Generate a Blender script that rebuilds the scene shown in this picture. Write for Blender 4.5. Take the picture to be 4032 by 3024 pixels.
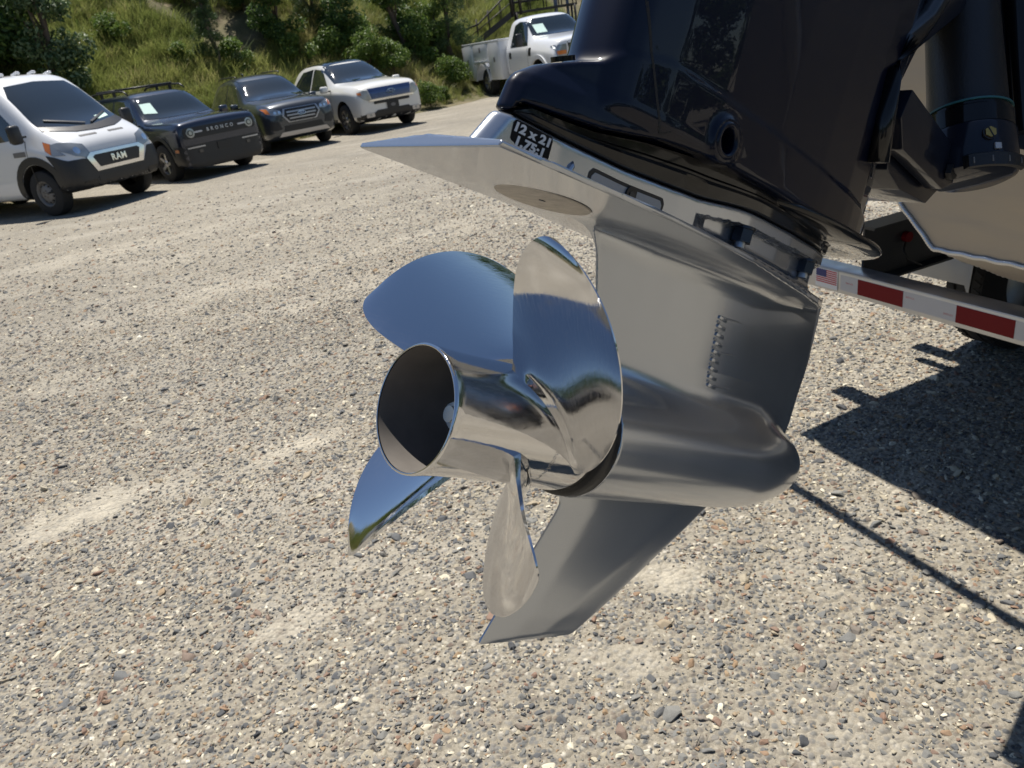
import bpy, bmesh, math, random
import numpy as np
from mathutils import Vector, Matrix
from mathutils.bvhtree import BVHTree

for o in list(bpy.data.objects):
    bpy.data.objects.remove(o)
S = bpy.context.scene
COL = S.collection
R = math.radians
rng = np.random.default_rng(7)
random.seed(7)

# ------------------------------------------------------------------ camera
ROLL, PITCH, EYE = R(9.0), R(24.0), 1.6
r0 = Vector((1, 0, 0)); fw = Vector((0, math.cos(PITCH), -math.sin(PITCH))); up0 = Vector((0, math.sin(PITCH), math.cos(PITCH)))
cx = r0*math.cos(ROLL) - up0*math.sin(ROLL)
cy = r0*math.sin(ROLL) + up0*math.cos(ROLL)
cam = bpy.data.cameras.new('camera')
camo = bpy.data.objects.new('camera', cam); COL.objects.link(camo)
m = Matrix((cx, cy, -fw)).transposed().to_4x4(); m.translation = Vector((0, 0, EYE))
camo.matrix_world = m
cam.sensor_width = 36; cam.lens = 26.696
cam.clip_start = 0.02; cam.clip_end = 2000
cam.dof.use_dof = True; cam.dof.focus_distance = 0.86; cam.dof.aperture_fstop = 17
S.camera = camo

# ------------------------------------------------------------------ sky, sun, exposure
SUN_EL, SUN_AZ = R(70), R(108)          # azimuth measured from +X towards +Y
sv = Vector((math.cos(SUN_EL)*math.cos(SUN_AZ), math.cos(SUN_EL)*math.sin(SUN_AZ), math.sin(SUN_EL)))
W = bpy.data.worlds.new('World'); S.world = W; W.use_nodes = True
nt = W.node_tree; nt.nodes.clear()
sky = nt.nodes.new('ShaderNodeTexSky'); sky.sky_type = 'NISHITA'; sky.sun_disc = False
sky.sun_elevation = SUN_EL; sky.sun_rotation = math.pi/2 - SUN_AZ
sky.air_density = 1.0; sky.dust_density = 0.3; sky.ozone_density = 3.0; sky.altitude = 200
bg = nt.nodes.new('ShaderNodeBackground'); bg.inputs['Strength'].default_value = 0.07
wo = nt.nodes.new('ShaderNodeOutputWorld')
nt.links.new(sky.outputs[0], bg.inputs[0]); nt.links.new(bg.outputs[0], wo.inputs[0])
sun = bpy.data.lights.new('sun', 'SUN'); sun.energy = 4.8; sun.angle = R(0.53); sun.color = (1.0, 0.945, 0.86)
suno = bpy.data.objects.new('sun', sun); COL.objects.link(suno)
suno.rotation_euler = (-sv).to_track_quat('-Z', 'Y').to_euler(); suno.location = (0, 0, 30)
S.view_settings.view_transform = 'Standard'; S.view_settings.look = 'None'
S.view_settings.exposure = 0.54; S.view_settings.gamma = 1.0; S.view_settings.use_curve_mapping = False
try:
    S.cycles.max_bounces = 10; S.cycles.glossy_bounces = 6; S.cycles.diffuse_bounces = 3
    S.cycles.use_denoising = True; S.cycles.caustics_reflective = False; S.cycles.caustics_refractive = False
    S.cycles.sample_clamp_indirect = 6.0
except Exception:
    pass

# ------------------------------------------------------------------ materials
def mat(name, col=(.5, .5, .5), rough=.5, metal=0., coat=0., coat_rough=.03, noise=0., nscale=20., bump=0., bscale=200.,
        rough_noise=0., spec=.5, stretch=None, flake=0., coat_ior=1.5):
    M = bpy.data.materials.new(name); M.use_nodes = True
    n = M.node_tree.nodes; l = M.node_tree.links; b = n['Principled BSDF']
    b.inputs['Base Color'].default_value = (*col, 1); b.inputs['Roughness'].default_value = rough
    b.inputs['Metallic'].default_value = metal; b.inputs['Coat Weight'].default_value = coat
    b.inputs['Coat Roughness'].default_value = coat_rough; b.inputs['Coat IOR'].default_value = coat_ior; b.inputs['Specular IOR Level'].default_value = spec
    tc = n.new('ShaderNodeTexCoord'); src = tc.outputs['Object']
    if stretch:
        mp = n.new('ShaderNodeMapping'); mp.inputs['Scale'].default_value = stretch; l.new(src, mp.inputs[0]); src = mp.outputs[0]
    if noise:
        t = n.new('ShaderNodeTexNoise'); t.inputs['Scale'].default_value = nscale; t.inputs['Detail'].default_value = 5; l.new(src, t.inputs[0])
        mx = n.new('ShaderNodeMix'); mx.data_type = 'RGBA'
        mx.inputs['A'].default_value = (*[c*(1-noise) for c in col], 1); mx.inputs['B'].default_value = (*[min(1, c*(1+noise)) for c in col], 1)
        l.new(t.outputs['Fac'], mx.inputs['Factor']); l.new(mx.outputs['Result'], b.inputs['Base Color'])
    if flake:
        t = n.new('ShaderNodeTexVoronoi'); t.inputs['Scale'].default_value = flake; l.new(src, t.inputs[0])
        mx = n.new('ShaderNodeMix'); mx.data_type = 'RGBA'
        mx.inputs['A'].default_value = (*[c*.75 for c in col], 1); mx.inputs['B'].default_value = (*[min(1, c*1.3) for c in col], 1)
        l.new(t.outputs['Color'], mx.inputs['Factor']); l.new(mx.outputs['Result'], b.inputs['Base Color'])
    if rough_noise:
        t = n.new('ShaderNodeTexNoise'); t.inputs['Scale'].default_value = nscale; t.inputs['Detail'].default_value = 6; l.new(src, t.inputs[0])
        mr = n.new('ShaderNodeMapRange'); mr.inputs['From Min'].default_value = .35; mr.inputs['From Max'].default_value = .7
        mr.inputs['To Min'].default_value = rough; mr.inputs['To Max'].default_value = rough + rough_noise
        l.new(t.outputs['Fac'], mr.inputs[0]); l.new(mr.outputs[0], b.inputs['Roughness'])
    if bump:
        t = n.new('ShaderNodeTexNoise'); t.inputs['Scale'].default_value = bscale; t.inputs['Detail'].default_value = 4; l.new(src, t.inputs[0])
        bp = n.new('ShaderNodeBump'); bp.inputs['Strength'].default_value = bump; bp.inputs['Distance'].default_value = .01
        l.new(t.outputs['Fac'], bp.inputs['Height']); l.new(bp.outputs[0], b.inputs['Normal'])
    return M

MT = dict(
    chrome=mat('polished_stainless', (.66, .66, .67), .02, 1., rough_noise=.13, nscale=26, stretch=(3, 24, 3), bump=.012, bscale=34),
    steel_edge=mat('brushed_stainless', (.55, .55, .55), .25, 1.),
    exhaust=mat('dull_exhaust_bore', (.17, .155, .14), .55, .25, noise=.3, nscale=40),
    silver=mat('silver_metallic_paint', (.45, .475, .515), .20, .82, coat=.5, coat_rough=.06, rough_noise=.035, nscale=9),
    silver_cast=mat('silver_painted_casting', (.36, .37, .39), .38, .6, coat=.2, coat_rough=.25, bump=.25, bscale=700),
    navy=mat('deep_navy_gloss_paint', (.0014, .0032, .0135), .4, 0, coat=1., coat_rough=.012, spec=.1, coat_ior=1.32),
    black_gloss=mat('black_gloss_paint', (.004, .004, .005), .35, 0, coat=1., coat_rough=.03, spec=.1, coat_ior=1.38),
    black=mat('black_plastic', (.014, .014, .015), .42, bump=.1, bscale=300),
    black_matt=mat('matt_black_rubber', (.012, .012, .012), .75, bump=.2, bscale=200),
    gloss_bracket=mat('dark_bracket_paint', (.007, .009, .018), .4, 0, coat=.8, coat_rough=.06, spec=.15, coat_ior=1.4),
    zinc=mat('zinc_anode', (.46, .42, .37), .5, .6, noise=.35, nscale=60, bump=.2, bscale=250, stretch=(3, 1, 1)),
    bolt=mat('blackened_bolt', (.05, .055, .065), .3, .8),
    brass=mat('brass_screw', (.50, .33, .10), .35, .9),
    teal=mat('teal_seal', (.03, .13, .15), .4),
    white=mat('white_print', (.75, .75, .75), .6),
    decal=mat('black_decal', (.008, .008, .009), .6, spec=.15),
    alu=mat('mill_aluminium', (.40, .36, .31), .40, .85, noise=.2, nscale=5, rough_noise=.25, stretch=(1, 1, 6), bump=.05, bscale=60),
    alu_bright=mat('extruded_aluminium', (.55, .56, .58), .33, .9, rough_noise=.15, nscale=12),
    weld=mat('aluminium_weld', (.62, .62, .62), .35, .85),
    red=mat('reflective_red', (.17, .006, .010), .5, spec=.2),
    tape_white=mat('reflective_white', (.48, .49, .52), .32, .1, coat=.3, bump=.15, bscale=900),
    flag_red=mat('flag_red', (.50, .06, .07), .5), flag_blue=mat('flag_blue', (.03, .04, .16), .5),
    tyre=mat('tyre_rubber', (.018, .018, .018), .8, bump=.2, bscale=80),
    rim=mat('alloy_rim', (.42, .42, .44), .3, .8), rim_dark=mat('dark_alloy_rim', (.10, .095, .09), .35, .6),
    car_white=mat('white_car_paint', (.70, .71, .72), .3, 0, coat=1., coat_rough=.03),
    car_pearl=mat('pearl_white_car_paint', (.70, .69, .65), .3, 0, coat=1., coat_rough=.03),
    car_navy=mat('dark_blue_car_paint', (.010, .016, .035), .3, .3, coat=1., coat_rough=.03),
    car_grey=mat('dark_grey_car_paint', (.045, .052, .062), .32, .5, coat=1., coat_rough=.03),
    glass=mat('tinted_car_glass', (.012, .018, .022), .05, 0, coat=1., coat_rough=.01),
    lens=mat('headlight_lens', (.30, .32, .33), .12, .4, coat=1.), lens_haze=mat('hazy_headlight_lens', (.42, .41, .36), .25, .2, coat=.6),
    amber=mat('amber_lens', (.55, .16, .02), .2, 0, coat=1.), chrome_trim=mat('chrome_trim', (.75, .75, .76), .1, 1.),
    plastic_grey=mat('grey_lower_trim', (.16, .155, .15), .45), grille_blue=mat('blue_tinted_grille', (.10, .14, .26), .25, .7),
    cladding=mat('dark_cladding', (.017, .018, .020), .45), frame=mat('shade_dark_frame', (.045, .046, .05), .42, .2),  # frame: the shade on the trailer rails is put into this dark base colour
    paper=mat('pale_paper', (.55, .72, .66), .8), galv=mat('galvanised_steel', (.42, .45, .48), .4, .8, noise=.15, nscale=30),
    post=mat('grey_painted_post', (.10, .12, .16), .5), iron=mat('black_iron', (.018, .016, .015), .55),
    bark=mat('bark', (.10, .075, .055), .9, noise=.3, nscale=10, bump=.5, bscale=20),
)

# ------------------------------------------------------------------ object helpers
def link(o, parent=None):
    COL.objects.link(o)
    if parent is not None: o.parent = parent
    return o
def obj(name, me, material=None, parent=None, smooth=True, loc=None):
    if isinstance(me, bmesh.types.BMesh):
        bm = me; me = bpy.data.meshes.new(name); bm.to_mesh(me); bm.free()
    if material is not None and not me.materials: me.materials.append(material)
    if smooth:
        me.polygons.foreach_set('use_smooth', [True]*len(me.polygons))
    o = bpy.data.objects.new(name, me); link(o, parent)
    if loc is not None: o.location = loc
    return o
def sharp(o, ang=35):
    """smooth shading with real edges kept crisp"""
    bm = bmesh.new(); bm.from_mesh(o.data)
    for e in bm.edges:
        e.smooth = not (len(e.link_faces) == 2 and e.calc_face_angle(0) > R(ang))
    bm.to_mesh(o.data); bm.free(); return o
def thing(name, label, cat, loc=(0, 0, 0), rotz=0., group=None, mw=None):
    o = bpy.data.objects.new(name, None); COL.objects.link(o); o.empty_display_size = .1
    if mw is not None: o.matrix_world = mw
    else: o.location = loc; o.rotation_euler = (0, 0, rotz)
    return tag(o, label, cat, group)
def tag(o, label, cat, group=None):
    o['label'] = label; o['category'] = cat
    if group: o['group'] = group
    return o
def kind(o, k): o['kind'] = k; return o
def pydata(name, v, f):
    me = bpy.data.meshes.new(name); me.from_pydata([tuple(map(float, p)) for p in v], [], [tuple(map(int, q)) for q in f]); me.update(); return me
def bm_box(bm, c, s, mx=None, bevel=0.):
    r = bmesh.ops.create_cube(bm, size=1)
    vs = r['verts']
    bmesh.ops.scale(bm, vec=s, verts=vs)
    if bevel:
        es = list({e for v in vs for e in v.link_edges})
        rr = bmesh.ops.bevel(bm, geom=es, offset=bevel, segments=2, affect='EDGES', profile=.5); vs = list({v for f in rr['faces'] for v in f.verts} | {v for v in vs if v.is_valid})
    if mx is not None: bmesh.ops.transform(bm, matrix=mx, verts=vs)
    bmesh.ops.translate(bm, vec=c, verts=vs)
    return vs
def box(name, c, s, material, parent=None, mx=None, bevel=0.):
    bm = bmesh.new(); bm_box(bm, c, s, mx, bevel); o = obj(name, bm, material, parent); return sharp(o)
def bm_cyl(bm, p0, p1, r0_, r1_=None, seg=24, cap=True):
    p0, p1 = Vector(p0), Vector(p1); d = p1-p0; r1_ = r0_ if r1_ is None else r1_
    mx = Matrix.Translation((p0+p1)/2) @ d.to_track_quat('Z', 'Y').to_matrix().to_4x4()
    bmesh.ops.create_cone(bm, cap_ends=cap, segments=seg, radius1=r0_, radius2=r1_, depth=d.length, matrix=mx)
def cyl(name, p0, p1, r, material, parent=None, r1=None, seg=24):
    bm = bmesh.new(); bm_cyl(bm, p0, p1, r, r1, seg); return sharp(obj(name, bm, material, parent))
def revolve(prof, axis='x', seg=64, close=False):
    """prof: (a, r) along the axis"""
    v = []; f = []; n = len(prof)
    for k in range(seg):
        t = 2*math.pi*k/seg
        for a, r in prof:
            c, s = r*math.cos(t), r*math.sin(t)
            v.append((a, s, c) if axis == 'x' else (s, a, c) if axis == 'y' else (c, s, a))
    for k in range(seg):
        k2 = (k+1) % seg
        for i in range(n-1 if not close else n):
            j = (i+1) % n
            f.append((k*n+i, k*n+j, k2*n+j, k2*n+i) if axis != 'y' else (k*n+i, k2*n+i, k2*n+j, k*n+j))
    bm = bmesh.new(); vv = [bm.verts.new(p) for p in v]
    for q in f:
        try: bm.faces.new([vv[i] for i in q])
        except ValueError: pass
    bmesh.ops.remove_doubles(bm, verts=bm.verts, dist=1e-6)
    bmesh.ops.recalc_face_normals(bm, faces=bm.faces)
    return bm
def tube_bm(bm, pts, r, seg=8):
    pts = [Vector(p) for p in pts]; rings = []
    ref = Vector((0, 0, 1))
    for i, p in enumerate(pts):
        d = (pts[min(i+1, len(pts)-1)]-pts[max(i-1, 0)]).normalized()
        a = d.cross(ref if abs(d.dot(ref)) < .95 else Vector((1, 0, 0))).normalized(); b = d.cross(a)
        rr = r[i] if isinstance(r, (list, tuple)) else r
        rings.append([bm.verts.new(p+rr*(a*math.cos(2*math.pi*k/seg)+b*math.sin(2*math.pi*k/seg))) for k in range(seg)])
    for A, B in zip(rings, rings[1:]):
        for k in range(seg): bm.faces.new((A[k], A[(k+1) % seg], B[(k+1) % seg], B[k]))
    bm.faces.new(rings[0][::-1]); bm.faces.new(rings[-1])
def cubic(x, y, q):
    x = np.asarray(x, float); y = np.asarray(y, float); n = len(x); h = np.diff(x); A = np.zeros((n, n)); b = np.zeros(n); A[0, 0] = A[-1, -1] = 1
    for i in range(1, n-1):
        A[i, i-1] = h[i-1]; A[i, i] = 2*(h[i-1]+h[i]); A[i, i+1] = h[i]; b[i] = 6*((y[i+1]-y[i])/h[i]-(y[i]-y[i-1])/h[i-1])
    mm = np.linalg.solve(A, b); k = np.clip(np.searchsorted(x, q)-1, 0, n-2); d = q-x[k]; hk = h[k]
    return y[k]+d*((y[k+1]-y[k])/hk-hk*(2*mm[k]+mm[k+1])/6)+d*d*mm[k]/2+d**3*(mm[k+1]-mm[k])/(6*hk)

# projected trim: a polygon in the plane across `axis`, laid on a surface and given thickness
AX = {'+x': (Vector((1, 0, 0)), 0), '-x': (Vector((-1, 0, 0)), 0), '+y': (Vector((0, 1, 0)), 1), '-y': (Vector((0, -1, 0)), 1), '+z': (Vector((0, 0, 1)), 2)}
def to3(axis, a, b, c=0.):
    i = AX[axis][1]
    return Vector((c, a, b)) if i == 0 else Vector((a, c, b)) if i == 1 else Vector((a, b, c))
def drop(bvh, axis, p, off, far):
    d = AX[axis][0]; o = p + d*far
    h = bvh.ray_cast(o, -d)
    if h[0] is None:
        q = bvh.find_nearest(p + d*far*.2)
        return q[0]+q[1]*off, q[1]
    nrm = h[1] if h[1].dot(d) > 0 else -h[1]
    return h[0]+nrm*off, nrm
def patch(name, bvh, poly, axis, material, parent, off=.004, thick=.006, res=.08, far=6., holes=None, base=0.):
    bm = bmesh.new()
    vs = [bm.verts.new(to3(axis, a, b)) for a, b in poly]
    f = bm.faces.new(vs)
    bmesh.ops.triangulate(bm, faces=[f])
    for _ in range(6):
        es = [e for e in bm.edges if e.calc_length() > res]
        if not es: break
        bmesh.ops.subdivide_edges(bm, edges=es, cuts=1); bmesh.ops.triangulate(bm, faces=bm.faces)
    top = []
    bvs = list(bm.verts)
    for v in bvs:
        p, nn = drop(bvh, axis, to3(axis, *[c for i, c in enumerate(v.co) if i != AX[axis][1]], c=base), off, far)
        v.co = p; top.append(nn)
    bm.normal_update()
    if sum(1 for f in bm.faces if f.normal.dot(AX[axis][0]) < 0) > len(bm.faces)/2: bmesh.ops.reverse_faces(bm, faces=bm.faces)
    r = bmesh.ops.extrude_face_region(bm, geom=list(bm.faces))
    nv = [g for g in r['geom'] if isinstance(g, bmesh.types.BMVert)]
    for v, nn in zip(bvs, top):
        v.co = v.co - nn*thick
    bmesh.ops.recalc_face_normals(bm, faces=bm.faces)
    return sharp(obj(name, bm, material, parent), 50)
def text_mesh(txt, size=1., offset=0., spacing=1., shear=0., res=3):
    c = bpy.data.curves.new('lettering', 'FONT'); c.body = txt; c.size = size; c.align_x = 'CENTER'; c.align_y = 'CENTER'
    c.offset = offset; c.space_character = spacing; c.resolution_u = res; c.shear = shear
    o = bpy.data.objects.new('lettering', c); COL.objects.link(o)
    dg = bpy.context.evaluated_depsgraph_get(); me = bpy.data.meshes.new_from_object(o.evaluated_get(dg))
    bpy.data.objects.remove(o); bpy.data.curves.remove(c)
    v = np.array([p.co[:] for p in me.vertices]); fs = [list(p.vertices) for p in me.polygons]
    bpy.data.meshes.remove(me)
    v[:, :2] -= (v[:, :2].min(0)+v[:, :2].max(0))/2
    return v, fs
def lettering(name, txt, fn, size, material, parent, thick=.0004, **k):
    """letters laid on a surface: fn(u, v) -> (point, normal)"""
    v, fs = text_mesh(txt, size, **k)
    bm = bmesh.new(); bv = []
    for p in v:
        q, n = fn(p[0], p[1]); bv.append((bm.verts.new(Vector(q)), Vector(n)))
    for f in fs:
        try: bm.faces.new([bv[i][0] for i in f])
        except ValueError: pass
    r = bmesh.ops.extrude_face_region(bm, geom=list(bm.faces))
    for b, n in bv: b.co -= n*thick
    bmesh.ops.recalc_face_normals(bm, faces=bm.faces)
    return obj(name, bm, material, parent, smooth=False)

def sinterp(x, xs, ys, sig):
    """piecewise data rounded off, so that reflections run smoothly over it"""
    g = np.linspace(xs[0]-6*sig, xs[-1]+6*sig, 1200); st = g[1]-g[0]; k = np.exp(-.5*(np.arange(-int(4*sig/st)-1, int(4*sig/st)+2)*st/sig)**2); k /= k.sum()
    v = np.interp(g, xs, ys); n = len(k)//2; v = np.convolve(np.pad(v, n, mode='edge'), k, 'valid')
    return np.interp(x, g, v)
# ------------------------------------------------------------------ implicit solids -> mesh (cast shapes with fillets)
def smin(a, b, k):
    h = np.clip(.5+.5*(b-a)/k, 0, 1); return b+(a-b)*h-k*h*(1-h)
def smax(a, b, k): return -smin(-a, -b, k)
def surface_net(fn, lo, hi, vox):
    ax = [np.arange(l, h+vox, vox, dtype=np.float64) for l, h in zip(lo, hi)]
    X, Y, Z = np.meshgrid(*ax, indexing='ij')
    D = fn(X, Y, Z); s = D < 0
    n = D.shape
    c = np.zeros([k-1 for k in n], int)
    for i in (0, 1):
        for j in (0, 1):
            for k in (0, 1): c += s[i:n[0]-1+i, j:n[1]-1+j, k:n[2]-1+k]
    act = (c > 0) & (c < 8)
    idx = -np.ones(act.shape, int); I = np.argwhere(act); idx[act] = np.arange(len(I))
    acc = np.zeros((len(I), 3)); cnt = np.zeros(len(I))
    def cor(o): return D[I[:, 0]+o[0], I[:, 1]+o[1], I[:, 2]+o[2]]
    cs = [(i, j, k) for i in (0, 1) for j in (0, 1) for k in (0, 1)]
    for a in cs:
        for d in range(3):
            if a[d] == 0:
                b = list(a); b[d] = 1
                da, db = cor(a), cor(b); x = (da < 0) != (db < 0)
                t = np.where(x, da/np.where(da == db, 1, da-db), 0)
                p = np.tile(np.array(a, float), (len(I), 1)); p[:, d] += t
                acc[x] += p[x]; cnt[x] += 1
    P = np.array(lo)+(I+acc/cnt[:, None])*vox
    F = []
    for d in range(3):
        e, g = [(1, 2), (2, 0), (0, 1)][d]
        sl0 = [slice(None)]*3; sl1 = [slice(None)]*3
        sl0[d] = slice(0, n[d]-1); sl1[d] = slice(1, n[d])
        A = s[tuple(sl0)]; B = s[tuple(sl1)]; ch = np.argwhere(A != B)
        ok = (ch[:, e] > 0) & (ch[:, g] > 0) & (ch[:, e] < n[e]-1) & (ch[:, g] < n[g]-1); ch = ch[ok]
        fl = A[tuple(ch.T)]
        def cell(de, dg):
            q = ch.copy(); q[:, e] += de; q[:, g] += dg; return idx[tuple(q.T)]
        q = np.stack([cell(-1, -1), cell(0, -1), cell(0, 0), cell(-1, 0)], 1)
        q[~fl] = q[~fl][:, ::-1]; F.append(q)
    F = np.vstack(F); F = F[(F >= 0).all(1)]
    h = vox*.5
    def grad(P):
        g = np.stack([fn(*(P+np.eye(3)[i]*h).T)-fn(*(P-np.eye(3)[i]*h).T) for i in range(3)], 1)/(2*h); return g
    for _ in range(2):
        g = grad(P); P = P-np.clip(fn(*P.T)/np.maximum((g*g).sum(1), .25), -vox, vox)[:, None]*g
    g = grad(P); N = g/np.maximum(np.linalg.norm(g, axis=1), 1e-9)[:, None]
    return P, F, N
def net_object(name, P, F, N, material, parent, sel=None):
    if sel is not None:
        F = F[sel(P[F].mean(1))]
        u, inv = np.unique(F, return_inverse=True); P = P[u]; N = N[u]; F = inv.reshape(F.shape)
    me = bpy.data.meshes.new(name)
    me.vertices.add(len(P)); me.vertices.foreach_set('co', P.astype(np.float32).ravel())
    me.loops.add(F.size); me.loops.foreach_set('vertex_index', F.ravel().astype(np.int32))
    me.polygons.add(len(F)); me.polygons.foreach_set('loop_start', np.arange(0, F.size, 4, dtype=np.int32))
    me.update(calc_edges=True); me.validate()
    o = obj(name, me, material, parent)
    try: me.normals_split_custom_set_from_vertices(N.astype(np.float32).tolist())
    except Exception: pass
    return o
# ------------------------------------------------------------------ ground, hillside
FOOT = np.array([-1.28, 25.6]); U = np.array([.70, .714]); NRM = np.array([-.714, .70])
def hnoise(x, y):
    return (np.sin(x*.31+1.3)*np.cos(y*.27+.4)+.5*np.sin(x*.83+y*.61)+.25*np.sin(x*1.9-y*1.3+2.))
def foot_s(x, y):
    t = (x-FOOT[0])*U[0]+(y-FOOT[1])*U[1]
    return (x-FOOT[0])*NRM[0]+(y-FOOT[1])*NRM[1] + .35*np.sin(t*.5)+.2*np.sin(t*1.3+1)
def hill_h(x, y):
    s = foot_s(x, y)
    ramp = np.where(s > 0, np.where(s < 3, .10*s*s, .9+.60*(s-3)), 0)
    ramp = np.where(ramp > 9, 9+(ramp-9)*.4, ramp)
    return ramp*(1+.06*hnoise(x, y))+np.clip((s-.5)/6, 0, 1)*.3*(hnoise(x*1.7, y*1.7)+.8)+np.clip(s, 0, 1.5)*.06
def ground_material():
    M = bpy.data.materials.new('gravel_ground'); M.use_nodes = True
    n = M.node_tree.nodes; l = M.node_tree.links; b = n['Principled BSDF']; b.inputs['Roughness'].default_value = .9; b.inputs['Specular IOR Level'].default_value = .25
    tc = n.new('ShaderNodeTexCoord'); pos = tc.outputs['Object']
    def noise(sc, det=6, rough=.6, st=None):
        s = pos
        if st:
            mp = n.new('ShaderNodeMapping'); mp.inputs['Scale'].default_value = st; mp.inputs['Rotation'].default_value = (0, 0, R(-35)); l.new(pos, mp.inputs[0]); s = mp.outputs[0]
        t = n.new('ShaderNodeTexNoise'); t.inputs['Scale'].default_value = sc; t.inputs['Detail'].default_value = det; t.inputs['Roughness'].default_value = rough; l.new(s, t.inputs[0]); return t
    def voro(sc):
        t = n.new('ShaderNodeTexVoronoi'); t.inputs['Scale'].default_value = sc; l.new(pos, t.inputs[0]); return t
    def ramp(src, stops):
        r = n.new('ShaderNodeValToRGB'); e = r.color_ramp.elements
        while len(e) > 1: e.remove(e[-1])
        e[0].position, e[0].color = stops[0][0], (*stops[0][1], 1)
        for p, c in stops[1:]:
            k = e.new(p); k.color = (*c, 1)
        l.new(src, r.inputs[0]); return r.outputs[0]
    def mix(a, b_, fac, mode='MIX'):
        m_ = n.new('ShaderNodeMix'); m_.data_type = 'RGBA'; m_.blend_type = mode
        for s_, v in (('A', a), ('B', b_)):
            if hasattr(v, 'is_output'): l.new(v, m_.inputs[s_])
            else: m_.inputs[s_].default_value = (*v, 1)
        if hasattr(fac, 'is_output'): l.new(fac, m_.inputs['Factor'])
        else: m_.inputs['Factor'].default_value = fac
        return m_.outputs['Result']
    v1, v2, v3 = voro(24), voro(60), voro(210)
    pal = [(0, (.085, .09, .095)), (.2, (.16, .16, .155)), (.4, (.22, .21, .19)), (.55, (.20, .165, .13)), (.7, (.28, .26, .22)), (.88, (.40, .37, .30)), (1, (.55, .51, .43))]
    def chan(v):
        s = n.new('ShaderNodeSeparateColor'); l.new(v.outputs['Color'], s.inputs[0]); return s.outputs[0]
    c1, c2 = ramp(chan(v1), pal), ramp(chan(v2), pal)
    sel = ramp(noise(30, 3).outputs['Fac'], [(.42, (0, 0, 0)), (.55, (1, 1, 1))])
    col = mix(c1, c2, sel)
    fines = ramp(noise(300, 3).outputs['Fac'], [(.3, (.20, .178, .140)), (.7, (.39, .352, .28))])
    gap = ramp(v2.outputs['Distance'], [(.35, (0, 0, 0)), (.6, (1, 1, 1))])
    col = mix(col, fines, gap)
    patchy = ramp(noise(.55, 6, .62, (1, 2.2, 1)).outputs['Fac'], [(.50, (0, 0, 0)), (.66, (1, 1, 1))])
    col = mix(col, (.40, .37, .31), mix((0, 0, 0), patchy, .6))
    big = ramp(noise(.22, 4, .5, (1, 1.8, 1)).outputs['Fac'], [(.3, (.78, .78, .78)), (.7, (1.05, 1.04, 1.02))])
    da = n.new('ShaderNodeAttribute'); da.attribute_name = 'dust'
    dn = n.new('ShaderNodeMath'); dn.operation = 'MULTIPLY'; l.new(da.outputs['Fac'], dn.inputs[0]); l.new(ramp(noise(9, 5).outputs['Fac'], [(.35, (.25, .25, .25)), (.6, (1, 1, 1))]), dn.inputs[1])
    col = mix(col, ramp(noise(160, 4).outputs['Fac'], [(.3, (.42, .38, .30)), (.7, (.60, .55, .45))]), dn.outputs[0])
    col = mix(col, big, 1., 'MULTIPLY')
    l.new(col, b.inputs['Base Color'])
    bp = n.new('ShaderNodeBump'); bp.inputs['Strength'].default_value = .9; bp.inputs['Distance'].default_value = .012
    ad = n.new('ShaderNodeMath'); ad.operation = 'ADD'; l.new(v1.outputs['Distance'], ad.inputs[0]); l.new(v2.outputs['Distance'], ad.inputs[1])
    iv = n.new('ShaderNodeMath'); iv.operation = 'MULTIPLY'; iv.inputs[1].default_value = -1; l.new(ad.outputs[0], iv.inputs[0])
    l.new(iv.outputs[0], bp.inputs['Height']); l.new(bp.outputs[0], b.inputs['Normal'])
    return M
# bare dusty patches in the lot (centre x, y, half length, half width, angle)
DUST = [(-1.9, 2.95, .55, .24, 25), (-2.9, 4.7, 1.0, .35, 20), (-1.1, 3.25, .35, .18, 25), (-1.3, 5.9, 1.1, .40, 25), (-.4, 7.6, 1.5, .5, 25),
        (.12, 1.62, .20, .09, -20), (.60, 1.27, .26, .13, -30), (.83, 1.75, .26, .11, -40), (.35, 1.95, .25, .10, -25), (-.75, 2.0, .22, .09, 20), (1.0, 1.45, .2, .09, -30), (-2.6, 6.4, 1.1, .4, 20), (1.32, 2.2, .25, .1, 30), (.55, 2.5, .25, .12, 10), (-4.5, 9.5, 2.4, .7, 20), (-1.2, 10.5, 2.5, .8, 22)]
def dust(x, y):
    d = np.zeros_like(x)
    for a, b, L1, L2, an in DUST:
        c, s = math.cos(R(an)), math.sin(R(an)); u = ((x-a)*c+(y-b)*s)/L1; v = (-(x-a)*s+(y-b)*c)/L2
        w = .75-(u*u+v*v)+.45*np.sin(x*7+a*9+2*np.sin(y*3))*np.cos(y*6+b*5+np.sin(x*4))+.3*np.sin(x*19+3*np.sin(y*5))*np.sin(y*17+a)
        d = np.maximum(d, np.clip(w*.75, 0, .75)*(1. if b < 4 else .55))
    return d
# one sheet: fine mesh near the lot (it carries the dust patches), coarse to the horizon
gx = np.concatenate([[-600, -100, -30, -14], np.arange(-9, 7.01, .075), [14, 30, 100, 600]]); gy = np.concatenate([[-600, -100, -20, -3], np.arange(.3, 14.01, .075), [18, 30, 60, 150, 600]])
GX, GY = np.meshgrid(gx, gy, indexing='ij'); m_ = len(gy)
me = pydata('ground', np.stack([GX, GY, 0*GX], 2).reshape(-1, 3), [(i*m_+j, (i+1)*m_+j, (i+1)*m_+j+1, i*m_+j+1) for i in range(len(gx)-1) for j in range(m_-1)])
at = me.attributes.new('dust', 'FLOAT', 'POINT'); at.data.foreach_set('value', dust(GX, GY).ravel().astype(np.float32))
ground = kind(obj('ground', me, ground_material()), 'structure')

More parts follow.
